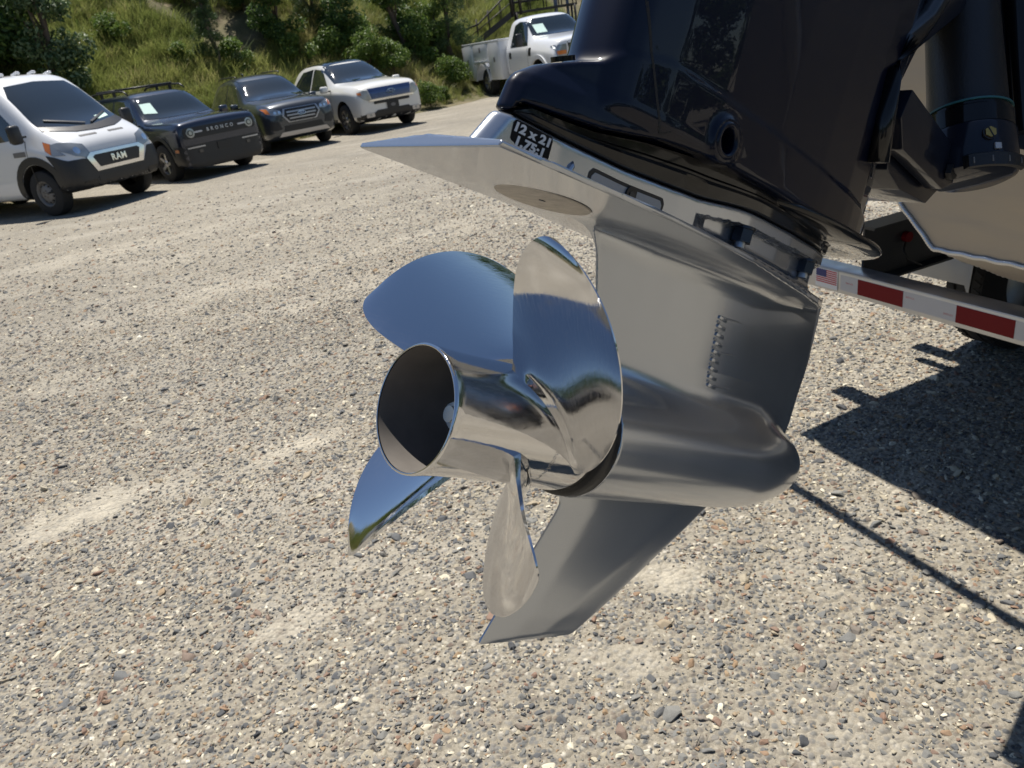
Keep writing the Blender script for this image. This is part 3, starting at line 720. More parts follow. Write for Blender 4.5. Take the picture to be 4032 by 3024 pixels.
# --- navy housing
def f_mid(x, y, z):
    ay = np.abs(y)
    aft = np.interp(z, [.25, .267, .287, .296, .31], [.0035, .0062, .0095, .0145, .03])
    wl = sinterp(x-(aft-.0062), [.0055, .0150, .0160, .035, .06, .10, .15, .22, .32, .42, .50, .56, .60, .64], [.0030, .0122, .0126, .020, .029, .040, .052, .060, .064, .062, .055, .042, .026, .004], .003)
    ledge = np.interp(x, [.0, .014, .031, .063, .09, .14], [.290, .2965, .3085, .3240, .3345, .346])
    front = sinterp(z, [.28, .37, .45, .52, .57, .66, .80], [.600, .645, .612, .592, .615, .645, .66], .02)
    lower = smax(smax((ay-wl)*np.interp(x-(aft-.0062), [.014, .018], [.66, .95]), np.maximum(aft-x, x-front), .0032), smax(z_mid(x)+.0012-z, (z-ledge)*.9, .003), .004)
    wt = sinterp(x, [.0770, .0800, .086, .095, .110, .125, .15, .22, .32, .42, .50, .56, .60, .66], [.002, .0150, .0265, .0360, .0435, .0470, .0525, .0605, .0642, .062, .056, .046, .032, .006], .003)
    tower = smax(smax((ay-wt)*.9, np.maximum(.0785-x, x-front), .008), smax(.30-z, z-.80, .004), .006)
    d = smin(lower, tower, .012)
    # raised boss with a drain opening low on the side
    q = np.hypot(x-.232, z-.3155); boss = np.maximum(q-.0195, ay-.0655); d = smin(d, boss, .010)
    d = smax(d, -np.maximum(q-.0118, .040-ay), .003)
    return d
Pm, Fm, Nm = surface_net(f_mid, (-.012, -.084, .255), (.690, .084, .82), .0030)
mid = net_object('housing', Pm, Fm, Nm, MT['navy'], motor)
mb = BVHTree.FromPolygons([tuple(p) for p in Pm.tolist()], Fm.tolist())
seam = [(.1010, .392), (.1040, .392), (.1205, .353), (.1495, .297), (.1565, .2885), (.1530, .2885), (.1465, .297), (.1178, .353)]
patch('housing_seam', mb, seam, '-y', MT['black_matt'], mid, off=.00025, thick=.001, res=.006, far=.5)
bm = revolve([(.0, .0118), (-.0022, .0125), (-.0030, .0150), (-.0022, .0175), (.0, .0182)], 'y', 48); q = obj('drain_rim', bm, MT['navy'], mid); q.location = (.232, -.0660, .3155)
cyl('top_plug', (.062, 0, .3245), (.060, 0, .3285), .011, MT['black_gloss'], mid, seg=40)
# --- bracket, tilt ram and clips between motor and boat
def P3(x, y, z): return Vector((x, y, z))
def prism(name, pts, y0, y1, material, parent, bevel=.003):
    bm = bmesh.new(); A = [bm.verts.new((p[0], y0, p[1])) for p in pts]; bm.faces.new(A)
    r = bmesh.ops.extrude_face_region(bm, geom=list(bm.faces)); bmesh.ops.translate(bm, vec=(0, y1-y0, 0), verts=[g for g in r['geom'] if isinstance(g, bmesh.types.BMVert)])
    bmesh.ops.recalc_face_normals(bm, faces=bm.faces)
    if bevel: bmesh.ops.bevel(bm, geom=list(bm.edges), offset=bevel, segments=2, affect='EDGES', profile=.6, clamp_overlap=True)
    return sharp(obj(name, bm, material, parent), 40)
arm = prism('clamp_arm', [(.599, .519), (.786, .505), (.805, .463), (.774, .444), (.619, .447), (.590, .478)], -.050, -.026, MT['gloss_bracket'], motor)
cyl('pivot_bolt', (.772, -.052, .470), (.772, -.060, .470), .0125, MT['black'], arm, seg=6)
prism('lower_yoke', [(.640, .455), (.683, .468), (.832, .464), (.800, .430), (.704, .420), (.651, .431)], -.022, .075, MT['gloss_bracket'], motor)
prism('swivel_bracket', [(.560, .43), (.600, .42), (.660, .60), (.760, .70), (.95, .84), (.80, .90), (.66, .80), (.60, .64), (.575, .52)], -.012, .080, MT['gloss_bracket'], motor, .008)
bm = bmesh.new(); tube_bm(bm, [(.548, -.058, .405), (.536, -.056, .455), (.528, -.052, .505), (.560, -.046, .56), (.600, -.04, .61), (.640, -.036, .68), (.69, -.03, .76)], .0135, 14); obj('rigging_hose', bm, MT['black_gloss'], motor)
bm = bmesh.new(); tube_bm(bm, [(.575, -.030, .395), (.570, -.026, .46), (.566, -.022, .51), (.60, -.018, .57), (.650, -.012, .64), (.72, -.006, .74)], .012, 14); obj('rigging_hose', bm, MT['black_gloss'], motor)
bm = bmesh.new(); pts = [MI @ Vector(p) for p in ((.762, 1.322, 1.619), (.722, 1.235, 1.424), (.740, 1.212, 1.371), (.912, 1.184, 1.309), (.961, 1.309, 1.590))]
f0 = bm.faces.new([bm.verts.new(p) for p in pts]); r_ = bmesh.ops.extrude_face_region(bm, geom=[f0]); off_ = MI.to_3x3() @ Vector((.05, .09, .0))
bmesh.ops.translate(bm, vec=off_, verts=[g for g in r_['geom'] if isinstance(g, bmesh.types.BMVert)]); bmesh.ops.recalc_face_normals(bm, faces=bm.faces)
bmesh.ops.bevel(bm, geom=list(bm.edges), offset=.010, segments=3, affect='EDGES', profile=.6); cb2 = sharp(obj('clamp_bracket', bm, MT['gloss_bracket'], motor), 40)
for a_, b_, rr_ in (((.775, 1.290, 1.60), (.745, 1.205, 1.43), .016), ((.86, 1.270, 1.60), (.845, 1.180, 1.36), .020)):
    cyl('bracket_rib', MI @ Vector(a_), MI @ Vector(b_), rr_, MT['black_gloss'], cb2)
# tilt ram, standing steeper than the leg (its ends are measured in world metres)
RB, RT = MI @ Vector((.7156, 1.0999, 1.3184)), MI @ Vector((.7216+.042*1.9, 1.0989+.140*1.9, 1.3144+.245*1.9))
RD = (RT-RB); rl = RD.length; RD.normalize()
rq = RD.to_track_quat('Z', 'Y').to_matrix().to_4x4()
def ram_part(name, prof, material, parent, seg=48):
    o = obj(name, revolve(prof, 'z', seg), material, parent); o.matrix_local = Matrix.Translation(RB) @ rq; return sharp(o, 40)
ram = ram_part('tilt_ram', [(.0, .0), (.0, .050), (.004, .0590), (.030, .0615), (.064, .0610), (.068, .0585), (.068, 0)], MT['gloss_bracket'], motor)
inv = (Matrix.Translation(RB) @ rq).inverted()
def rp(name, prof, material): o = obj(name, revolve(prof, 'z', 48), material, ram); return sharp(o, 40)
rp('ram_collar', [(.068, .0), (.068, .0592), (.093, .0592), (.0955, .056), (.0995, .056), (.0995, 0)], MT['black_gloss'])
rp('ram_seal', [(.0997, .0), (.0997, .0585), (.1022, .0585), (.1022, .0)], MT['teal'])
rp('ram_barrel', [(.1024, .0), (.1024, .0535), (.30, .0485), (.60, .046), (.60, 0)], MT['black'])
CAMM = MI @ Vector((0, 0, EYE))
def on_ram(azd, z, r):
    """point on the ram facing the camera, azd degrees round from there"""
    c = inv @ CAMM; a = math.atan2(c.y, c.x)+R(azd); return Vector((r*math.cos(a), r*math.sin(a), z)), Vector((math.cos(a), math.sin(a), 0))
p, nrm = on_ram(24, .046, .0610); bm = bmesh.new(); bm_cyl(bm, p-nrm*.003, p+nrm*.0035, .0098, seg=32); sharp(obj('screw_boss', bm, MT['black'], ram))
bm = bmesh.new(); bm_cyl(bm, p, p+nrm*.0055, .0078, seg=6); sc = sharp(obj('brass_screw', bm, MT['brass'], ram))
q_ = nrm.to_track_quat('Z', 'Y').to_matrix().to_4x4()
bm = bmesh.new(); bm_box(bm, p+nrm*.0055, (.0016, .0155, .0012), q_ @ Matrix.Rotation(R(25), 4, 'Z')); sharp(obj('screw_slot', bm, MT['black'], ram))
p, nrm = on_ram(33, .027, .0614); q_ = nrm.to_track_quat('Z', 'Y').to_matrix().to_4x4()
bm = bmesh.new(); bm_box(bm, p+nrm*.001, (.009, .009, .004), q_, .0008); sharp(obj('ram_plug', bm, MT['tape_white'], ram))
bm = bmesh.new(); ra, rb2 = [], []
for k in range(25):
    a = -8+k*3.5; e = min(1, min(k, 24-k)/2.); 
    sec = []
    for dz, dr in ((-.004, .0), (-.004, .0075*e), (.013, .0085*e), (.016, .003*e), (.016, 0)):
        pp, nn = on_ram(a, .002+dz+.0*k, .0618); sec.append(bm.verts.new(pp+nn*dr))
    ra.append(sec)
for A, B in zip(ra, ra[1:]):
    for i in range(4): bm.faces.new((A[i], B[i], B[i+1], A[i+1]))
bm.faces.new(ra[0]); bm.faces.new(ra[-1]); bmesh.ops.recalc_face_normals(bm, faces=bm.faces)
clip = sharp(obj('rubber_clip', bm, MT['black'], ram))
for k in range(4):
    p, nrm = on_ram(4+k*19, .0065, .0695); q_ = nrm.to_track_quat('Z', 'Y').to_matrix().to_4x4()
    bm = bmesh.new(); bm_box(bm, p, (.0022, .009, .0025), q_, .0008); sharp(obj('clip_notch', bm, MT['plastic_grey'], ram))
# ------------------------------------------------------------------ boat and trailer. n runs forward along the boat, l to its port side, h up
BH = R(20); BN = Vector((math.cos(BH), math.sin(BH), 0)); BL = Vector((-math.sin(BH), math.cos(BH), 0))
BM = Matrix(((BN.x, BL.x, 0, 0), (BN.y, BL.y, 0, 0), (0, 0, 1, 0), (0, 0, 0, 1)))
boat = thing('aluminium_boat', 'bare aluminium boat stern with a heavy weld bead behind the motor', 'boat', mw=BM)
def mesh_faces(name, vs, fs, material, parent, smooth=False):
    return obj(name, pydata(name, vs, fs), material, parent, smooth=smooth)
C0 = .835   # centre line of the motor pod
# pod: transom face, sloping bottom and sides
half = [(.215, 1.108), (.325, 1.211), (.40, 1.30), (.40, 1.70)]
rear = [(C0-a, h) for a, h in half[::-1]]+[(C0+a, h) for a, h in half]
front = [(C0-a*1.0-.02, h) for a, h in half[::-1]]
T0 = 1.31
far = [(1.31, .205, 1.106), (1.45, .26, 1.04), (1.60, .327, .977), (1.78, .395, .895), (1.97, .461, .815)]
vs = []; fs = []
v_rear = []
for a, h in rear: v_rear.append(len(vs)); vs.append((T0, a, h))
fs.append(v_rear[::-1])
fr = []
for a, h in half[::-1]: fr.append((C0-a-.06 if h > 1.2 else C0-a-.05, h))
v_fr = []
for a, h in half[::-1]: v_fr.append(len(vs)); vs.append((1.97, C0-a-.26, max(h, 1.02)))
for a, h in half: v_fr.append(len(vs)); vs.append((1.97, C0+a+.26, max(h, 1.02)))
for i in range(7): 
    if i != 3: fs.append((v_rear[i], v_rear[i+1], v_fr[i+1], v_fr[i]))
fs.append((v_rear[0], v_fr[0], v_fr[7], v_rear[7]))
pod = mesh_faces('motor_pod', vs, fs, MT['alu'], boat)
# bottom plate running forward and down from under the pod
vs = []; fs = []
for n_, w, h in far: vs += [(n_, C0-w, h), (n_, C0+w, h)]
for i in range(len(far)-1): fs.append((2*i, 2*i+1, 2*i+3, 2*i+2))
k0 = len(vs)
for n_, w, h in far: vs += [(n_, C0-w, h+.05), (n_, C0+w, h+.05)]
for i in range(len(far)-1):
    a = k0+2*i; fs += [(a, a+2, a+3, a+1), (2*i, 2*i+2, a+2, a), (2*i+1, a+1, a+3, 2*i+3)]
mesh_faces('bottom_plate', vs, fs, MT['alu'], boat)
def weld(name, pts, r=.0052, pitch=.0052):
    """a row of overlapping solidified ripples"""
    pts = [Vector(p) for p in pts]; bm = bmesh.new()
    L = [0]
    for a, b in zip(pts, pts[1:]): L.append(L[-1]+(b-a).length)
    n = int(L[-1]/pitch); path = []; rad = []
    for i in range(n*4+1):
        s = L[-1]*i/(n*4); k = max(0, min(len(pts)-2, int(np.searchsorted(L, s))-1)); t = (s-L[k])/(L[k+1]-L[k]); p = pts[k].lerp(pts[k+1], t)
        path.append(p+Vector((0, .0009*math.sin(s*90), .0009*math.sin(s*130+1)))); rad.append(r*(.80+.24*((i % 4)/3.)))
    tube_bm(bm, path, rad, 10); return obj(name, bm, MT['weld'], boat)
weld('weld_bead', [(T0-.002, C0+a, h) for a, h in half[::-1]]+[(T0-.002, C0-a, h) for a, h in half])
weld('weld_bead', [(n_, C0+w, h+.002) for n_, w, h in far], .0026, .006)
# main hull ahead of the pod
hw, HC = 1.30, 1.28
prof = [(-hw, 1.02), (-hw-.06, 1.45), (-hw-.09, 1.86), (hw+.09, 1.86), (hw+.06, 1.45), (hw, 1.02)]
vs = []; fs = []
for n_, s, dz in ((1.97, .925, 0), (2.42, .955, 0), (2.93, .965, 0), (2.99, 1.05, 0), (3.4, 1.10, 0), (5.2, .82, .1), (6.6, .12, .35)):
    for a, h in prof: vs.append((n_, HC+a*s, h+(dz if h < 1.2 else dz*.3)))
for k in range(6-1):
    for i in range(6): fs.append((k*6+i, k*6+(i+1) % 6, (k+1)*6+(i+1) % 6, (k+1)*6+i))
fs += [tuple(range(6))[::-1], tuple(range(30, 36))]
mesh_faces('hull', vs, fs, MT['alu'], boat)
# unseen rail behind the hull, added to cast a thin shadow on the gravel
bm = bmesh.new(); tube_bm(bm, [(1.70, 2.66, 1.86), (1.70, 0.1, 1.86)], .021, 10); tube_bm(bm, [(1.98, 1.4, 1.80), (1.70, 1.4, 1.86)], .021, 10); tube_bm(bm, [(1.98, .3, 1.80), (1.70, .3, 1.86)], .021, 10)
obj('shadow_rail', bm, MT['alu_bright'], boat)

for n_, l, h, a in ((2.38, 2.60, 1.10, .10), (2.86, 2.60, 1.08, .05), (2.98, 2.72, 1.12, .09)):  # unseen boxes added to notch the edge of the hull's ground shadow
    bm = bmesh.new(); bm_box(bm, (n_, l, h), (a, .22, .10), None, .02); sharp(obj('shadow_block', bm, MT['black'], boat), 50)
trailer = thing('boat_trailer', 'aluminium boat trailer with red and white reflective tape on its rear crossbeam', 'trailer', mw=BM)
beam = box('rear_crossbeam', (2.02, 1.06, .672), (.08, 2.28, .084), MT['alu_bright'], trailer, bevel=.006)
def tape(name, l0, l1, material, h0=.646, h1=.7005, parent=None, n_=1.9795):
    bm = bmesh.new(); bm_box(bm, (n_, (l0+l1)/2, (h0+h1)/2), (.001, abs(l1-l0), h1-h0)); return obj(name, bm, material, parent or trailer, smooth=False)
bs = tape('reflective_tape', 1.245, 1.945, MT['tape_white'])
for i, (l0, l1) in enumerate(((1.868, 1.684), (1.494, 1.312))):
    tape('red_block', l0, l1, MT['red'], parent=bs, n_=1.9786)
for lc, hc in ((1.905, .676), (1.658, .684), (1.520, .664)):
    lettering('tape_print', 'DOT-C2', lambda u, v, lc=lc, hc=hc: (Vector((1.9786, lc-u*1.15, hc+v)), Vector((-1, 0, 0))), .0075, MT['flag_red'], bs, thick=.0002)
fl = tape('flag_sticker', 1.958, 2.062, MT['white'], .640, .709, n_=1.9788)
for k in range(7):
    h = .7052-k*.0074; tape('flag_stripe', 1.962, 2.058, MT['flag_red'], h-.0040, h, parent=fl, n_=1.9781)
tape('flag_canton', 2.010, 2.058, MT['flag_blue'], .679, .7052, parent=fl, n_=1.9774)
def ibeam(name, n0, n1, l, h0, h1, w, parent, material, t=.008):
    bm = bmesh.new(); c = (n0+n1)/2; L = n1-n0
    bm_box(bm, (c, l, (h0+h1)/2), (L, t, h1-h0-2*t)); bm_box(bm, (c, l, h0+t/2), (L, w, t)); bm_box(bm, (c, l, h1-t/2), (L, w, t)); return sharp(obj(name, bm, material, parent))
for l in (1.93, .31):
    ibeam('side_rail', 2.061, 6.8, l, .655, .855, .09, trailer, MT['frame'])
box('axle', (3.45, 1.12, .36), (.06, 2.2, .06), MT['galv'], trailer); box('cross_tube', (2.95, 1.30, .70), (.10, 1.15, .07), MT['galv'], trailer, bevel=.004)
box('cross_tube', (4.30, 1.12, .70), (.08, 1.55, .07), MT['galv'], trailer)
for l in (1.55, .69):
    box('bunk', (3.9, l, .99), (3.6, .14, .05), MT['black_matt'], trailer)
    for n_ in (2.5, 3.9, 5.2): box('bunk_post', (n_, l, .86), (.06, .06, .21), MT['galv'], trailer)
def trailer_wheel(n_, l):
    prof = [(-.10, .20), (-.10, .30), (-.085, .335), (-.07, .34), (-.042, .342), (-.040, .332), (-.030, .332), (-.028, .342), (.028, .342), (.030, .332), (.040, .332), (.042, .342), (.07, .34), (.085, .335), (.10, .30), (.10, .20)]
    w = obj('wheel', revolve(prof, 'y', 64), MT['tyre'], trailer, loc=(n_, l, .342)); sharp(w, 30)
    tb = bmesh.new()
    for k in range(56):
        a = 2*math.pi*k/56
        for s in (-1, 1):
            mx = Matrix.Rotation(a, 4, 'Y') @ Matrix.Translation((0, s*.062, .3385)) @ Matrix.Rotation(R(28*s), 4, 'Z')
            bm_box(tb, (0, 0, 0), (.016, .036, .010), None)
            bmesh.ops.transform(tb, matrix=mx, verts=tb.verts[-8:])
    kind(obj('tread_block', tb, MT['tyre'], w, smooth=False), 'stuff')
    obj('rim', revolve([(-.09, .20), (-.05, .19), (.0, .17), (.01, .06), (.03, .03), (.03, 0)], 'y', 48), MT['galv'], w)
for n_ in (3.28, 4.12):
    for l in (2.20, .04): trailer_wheel(n_, l)
def fender(l):
    bm = bmesh.new(); rows = []
    pts = [(2.80, .42), (2.82, .60), (2.93, .76), (3.12, .80), (4.28, .80), (4.47, .76), (4.58, .60), (4.60, .42)]
    for n_, h in pts: rows.append([bm.verts.new((n_, l+d, h-(.05 if abs(d) > .13 else 0))) for d in (-.15, -.13, .13, .15)])
    for A, B in zip(rows, rows[1:]):
        for i in range(3): bm.faces.new((A[i], A[i+1], B[i+1], B[i]))
    bmesh.ops.solidify(bm, geom=list(bm.faces), thickness=.006); return sharp(obj('fender', bm, MT['alu_bright'], trailer))
fender(2.22); fender(.02)
mk = cyl('marker_light', (2.25, 1.924, .78), (2.25, 1.905, .78), .018, MT['red'], trailer)
bm = bmesh.new(); tube_bm(bm, [(2.25, 1.918, .768), (2.22, 1.90, .74), (2.24, 1.895, .70), (2.30, 1.89, .668)], .004, 8); obj('light_cable', bm, MT['black'], mk)
# ------------------------------------------------------------------ parked vehicles (x forward, y left, z up; origin on the ground midway between the front wheels)
def loft_body(stations, subdiv=2):
    """stations: x, z0 (sill), w (half width), zs (shoulder), wt (half width at the top), zt (top), crown"""
    rings = []
    for x, z0, w, zs, wt, zt, cr in stations:
        h = [(0, z0), (w*.55, z0), (w*.90, z0+.01), (w*.985, z0+.10), (w, z0+(zs-z0)*.45), (w*.995, zs-.06), (w*.975, zs), (wt+(w-wt)*.12, zt-(zt-zs)*.22), (wt*.93, zt-.012), (wt*.55, zt+cr*.75), (0, zt+cr)]
        ring = [(x, a, b) for a, b in h]+[(x, -a, b) for a, b in h[::-1][1:-1]]
        rings.append(ring)
    n = len(rings[0]); v = [p for r in rings for p in r]; f = []
    for i in range(len(rings)-1):
        for k in range(n): f.append((i*n+k, i*n+(k+1) % n, (i+1)*n+(k+1) % n, (i+1)*n+k))
    f.append(tuple(range(n))[::-1]); f.append(tuple(range((len(rings)-1)*n, len(rings)*n)))
    me = pydata('body', v, f)
    bm = bmesh.new(); bm.from_mesh(me); bmesh.ops.recalc_face_normals(bm, faces=bm.faces); bm.to_mesh(me); bm.free()
    o = bpy.data.objects.new('body', me); COL.objects.link(o)
    md = o.modifiers.new('s', 'SUBSURF'); md.levels = subdiv; md.render_levels = subdiv
    dg = bpy.context.evaluated_depsgraph_get(); m2 = bpy.data.meshes.new_from_object(o.evaluated_get(dg)); bpy.data.objects.remove(o); bpy.data.meshes.remove(me)
    return m2
def bvh_of(me):
    return BVHTree.FromPolygons([tuple(v.co) for v in me.vertices], [tuple(p.vertices) for p in me.polygons])
def cut_wells(me, wells, dark):
    """wheel wells cut into the body: list of (x, z, radius, inner y, outer y)"""
    o = bpy.data.objects.new('body', me); COL.objects.link(o); cs = []
    for i, (x, z, r, yi, yo) in enumerate(wells):
        for s in (-1, 1):
            bm = bmesh.new(); bm_cyl(bm, (x, s*yi, z), (x, s*yo, z), r, seg=40)
            cm = bpy.data.meshes.new('c'); bm.to_mesh(cm); bm.free(); cm.materials.append(dark)
            c = bpy.data.objects.new('c', cm); COL.objects.link(c); cs.append(c)
            md = o.modifiers.new('b%d%d' % (i, s), 'BOOLEAN'); md.operation = 'DIFFERENCE'; md.object = c; md.solver = 'EXACT'
            try: md.material_mode = 'TRANSFER'
            except Exception: pass
    bpy.context.view_layer.update()
    dg = bpy.context.evaluated_depsgraph_get(); m2 = bpy.data.meshes.new_from_object(o.evaluated_get(dg))
    bpy.data.objects.remove(o)
    for c in cs:
        cm = c.data; bpy.data.objects.remove(c); bpy.data.meshes.remove(cm)
    return m2
def make_wheel(root, x, y, r, wd, rim_r, spokes, rim_mat, style='spoke'):
    s = 1 if y > 0 else -1
    t = obj('wheel', revolve([(-wd/2, rim_r), (-wd/2, r-.05), (-wd/2+.02, r-.012), (-wd/2+.05, r), (wd/2-.05, r), (wd/2-.02, r-.012), (wd/2, r-.05), (wd/2, rim_r)], 'y', 48), MT['tyre'], root, loc=(x, y, r)); sharp(t, 40)
    yo = s*(wd/2-.012)
    rim = obj('rim', revolve([(yo, rim_r+.006), (yo+s*.006, rim_r-.004), (yo-s*.004, rim_r-.022), (yo-s*.05, rim_r-.03), (yo-s*.06, rim_r-.05), (yo-s*.07, 0)], 'y', 48), MT['rim_dark'] if style != 'steel' else rim_mat, t)
    bm = bmesh.new()
    if style == 'steel':
        for k in range(5):
            a = 2*math.pi*k/5; bm_cyl(bm, (.055*math.cos(a), yo-s*.03, .055*math.sin(a)), (.055*math.cos(a), yo+s*.008, .055*math.sin(a)), .014, seg=10)
        o = sharp(obj('lug_nut', bm, MT['rim_dark'], t)); kind(o, 'stuff')
        obj('hub_cap', revolve([(yo-s*.04, rim_r*.74), (yo-s*.008, rim_r*.60), (yo-s*.012, rim_r*.42), (yo+s*.004, rim_r*.30), (yo+s*.004, 0)], 'y', 40), rim_mat, t)
        bm = bmesh.new()
        for k in range(10):
            a = 2*math.pi*(k+.5)/10; q = rim_r*.67; bm_cyl(bm, (q*math.cos(a), yo-s*.03, q*math.sin(a)), (q*math.cos(a), yo-s*.0105, q*math.sin(a)), .016, seg=12)
        kind(sharp(obj('vent_hole', bm, MT['black'], t)), 'stuff')
    else:
        for k in range(spokes):
            a = 2*math.pi*k/spokes; b2 = bmesh.new()
            for da in ((-.10, .10) if style == 'twin' else (0,)):
                m_ = Matrix.Rotation(-(a+da), 4, 'Y')
                wv = .05 if style != 'twin' else .030
                pts = [(.02, yo-s*.03, wv*.8), (rim_r-.012, yo-s*.006, wv*.55), (rim_r-.012, yo-s*.006, -wv*.55), (.02, yo-s*.03, -wv*.8)]
                A = [b2.verts.new(m_ @ Vector(p)) for p in pts]; B = [b2.verts.new(m_ @ Vector((p[0], p[1]-s*.035, p[2]))) for p in pts]
                b2.faces.new(A); b2.faces.new(B[::-1])
                for i in range(4): b2.faces.new((A[i], A[(i+1) % 4], B[(i+1) % 4], B[i]))
            bmesh.ops.recalc_face_normals(b2, faces=b2.faces); sharp(obj('spoke', b2, rim_mat, t))
        obj('hub_cap', revolve([(yo-s*.03, .07), (yo-s*.012, .06), (yo-s*.008, .0)], 'y', 24), rim_mat, t)
    return t
def rrect(a0, b0, a1, b1, r=.03, n=3):
    out = []
    for cxx, cyy, st in ((a1-r, b1-r, 0), (a0+r, b1-r, 90), (a0+r, b0+r, 180), (a1-r, b0+r, 270)):
        for k in range(n+1):
            t = R(st+90*k/n); out.append((cxx+r*math.cos(t), cyy+r*math.sin(t)))
    return out
def arc_band(x, z, r0, r1, a0=0, a1=180, n=18):
    return [(x+r1*math.cos(R(a0+(a1-a0)*k/n)), z+r1*math.sin(R(a0+(a1-a0)*k/n))) for k in range(n+1)]+[(x+r0*math.cos(R(a1-(a1-a0)*k/n)), z+r0*math.sin(R(a1-(a1-a0)*k/n))) for k in range(n+1)]
def disc(a, b, ra, rb=None, n=20): return [(a+ra*math.cos(2*math.pi*k/n), b+(rb or ra)*math.sin(2*math.pi*k/n)) for k in range(n)]
def mirror(root, x, z, y, material, size=(.09, .20, .15)):
    for s in (-1, 1):
        bm = bmesh.new(); bm_box(bm, (x, s*(y+size[1]/2+.03), z), size, Matrix.Rotation(R(-8*s), 4, 'Z'), min(size)*.35); o = sharp(obj('door_mirror', bm, material, root), 50)
        bm = bmesh.new(); bm_box(bm, (x, s*(y+.01), z-.05), (.05, .12, .035), None, .012); sharp(obj('mirror_arm', bm, MT['black'], o))
        bm = bmesh.new(); bm_box(bm, (x-size[0]/2-.002, s*(y+size[1]/2+.03), z), (.006, size[1]*.82, size[2]*.78)); obj('mirror_glass', bm, MT['glass'], o)
def lay(bvh, axis, off=.004, far=6., sx=1., base=0.):
    def fn(a, b): return None
    return fn
def letters_on(name, txt, bvh, axis, ca, cb, size, material, parent, off=.008, thick=.006, flip=1, **k):
    def fn(u, v):
        p, nn = drop(bvh, axis, to3(axis, ca+u*flip, cb+v), off, 6.); return p, nn
    return lettering(name, txt, fn, size, material, parent, thick=thick, **k)
def vehicle(name, label, cat, contact, axle_deg, half_track, stations, paint, wheel, wb, z_clear, well_r, group='vehicles parked along the foot of the hillside', well_in=.52):
    a = R(axle_deg); ax = Vector((math.cos(a), math.sin(a), 0)); c = Vector((contact[0], contact[1], 0))+ax*half_track
    root = thing(name, label, cat, c, a-math.pi/2, group)
    me = loft_body(stations); b = bvh_of(me)
    r = wheel['r']
    wells = [(0, r+.02, well_r, well_in, 1.4), (-wb, r+.02, well_r, well_in, 1.4)]
    me2 = cut_wells(me, wells, MT['black_matt'])
    if not me2.materials: me2.materials.append(paint)
    else:
        mats = [m for m in me2.materials]
        if mats[0] is None or mats[0] != paint:
            me2.materials[0] = paint if mats[0] is None or mats[0] is MT['black_matt'] and False else mats[0]
    o = obj('body', me2, None, root); sharp(o, 40)
    for x in (0, -wb):
        for s in (-1, 1): make_wheel(root, x, s*(half_track-wheel['w']/2), r, wheel['w'], wheel['rim'], wheel.get('n', 5), wheel['mat'], wheel.get('style', 'spoke'))
    return root, b, o
def sides(fn):
    for ax in ('-y', '+y'): fn(ax)
PAINT_FIX = []

# ------------------------------------------------------------------ white cargo van
van_st = [  # x, z0, w, zs, wt, zt, crown
    (.80, .42, .72, .62, .60, .74, .01), (.78, .40, .84, .72, .72, .98, .02), (.73, .38, .93, .80, .80, 1.10, .03), (.60, .36, .99, .95, .84, 1.20, .04), (.40, .34, 1.01, 1.05, .86, 1.32, .05), (.24, .34, 1.02, 1.08, .87, 1.40, .05),
    (.06, .32, 1.02, 1.12, .87, 1.50, .05), (-.15, .28, 1.02, 1.15, .86, 1.72, .05), (-.45, .28, 1.02, 1.18, .84, 2.00, .05), (-.66, .28, 1.02, 1.20, .83, 2.18, .05), (-.85, .28, 1.02, 1.20, .84, 2.26, .05), (-1.15, .28, 1.02, 1.22, .85, 2.29, .05),
    (-2.5, .28, 1.02, 1.25, .88, 2.30, .05), (-4.2, .28, 1.02, 1.25, .88, 2.30, .05), (-4.34, .28, 1.01, 1.25, .88, 2.28, .05), (-4.38, .32, .97, 1.2, .84, 2.2, .03)]
van, vb, vbody = vehicle('cargo_van', 'white cargo van with black lower bumper at the left end of the row', 'van', (-7.36, 13.66), 64, 1.0, van_st, MT['car_white'], dict(r=.385, w=.235, rim=.215, mat=MT['plastic_grey'], style='steel'), 3.45, .25, .47)
ws = [(-.80, 1.42), (-.72, 1.95), (-.60, 2.13), (0, 2.17), (.60, 2.13), (.72, 1.95), (.80, 1.42), (.40, 1.36), (0, 1.34), (-.40, 1.36)]
wind = patch('windscreen', vb, ws, '+x', MT['glass'], van, off=.006, thick=.012, res=.12)
patch('wiper_cowl', vb, [(-.82, 1.36), (-.4, 1.28), (0, 1.265), (.4, 1.28), (.82, 1.36), (.80, 1.43), (.4, 1.365), (0, 1.345), (-.4, 1.365), (-.80, 1.43)], '+x', MT['black'], van, off=.012, thick=.02, res=.12)
for s in (-1, 1): patch('wiper', vb, [(s*.05, 1.385), (s*.07, 1.37), (s*.62, 1.50), (s*.61, 1.52)], '+x', MT['black'], wind, off=.03, thick=.012, res=.2)
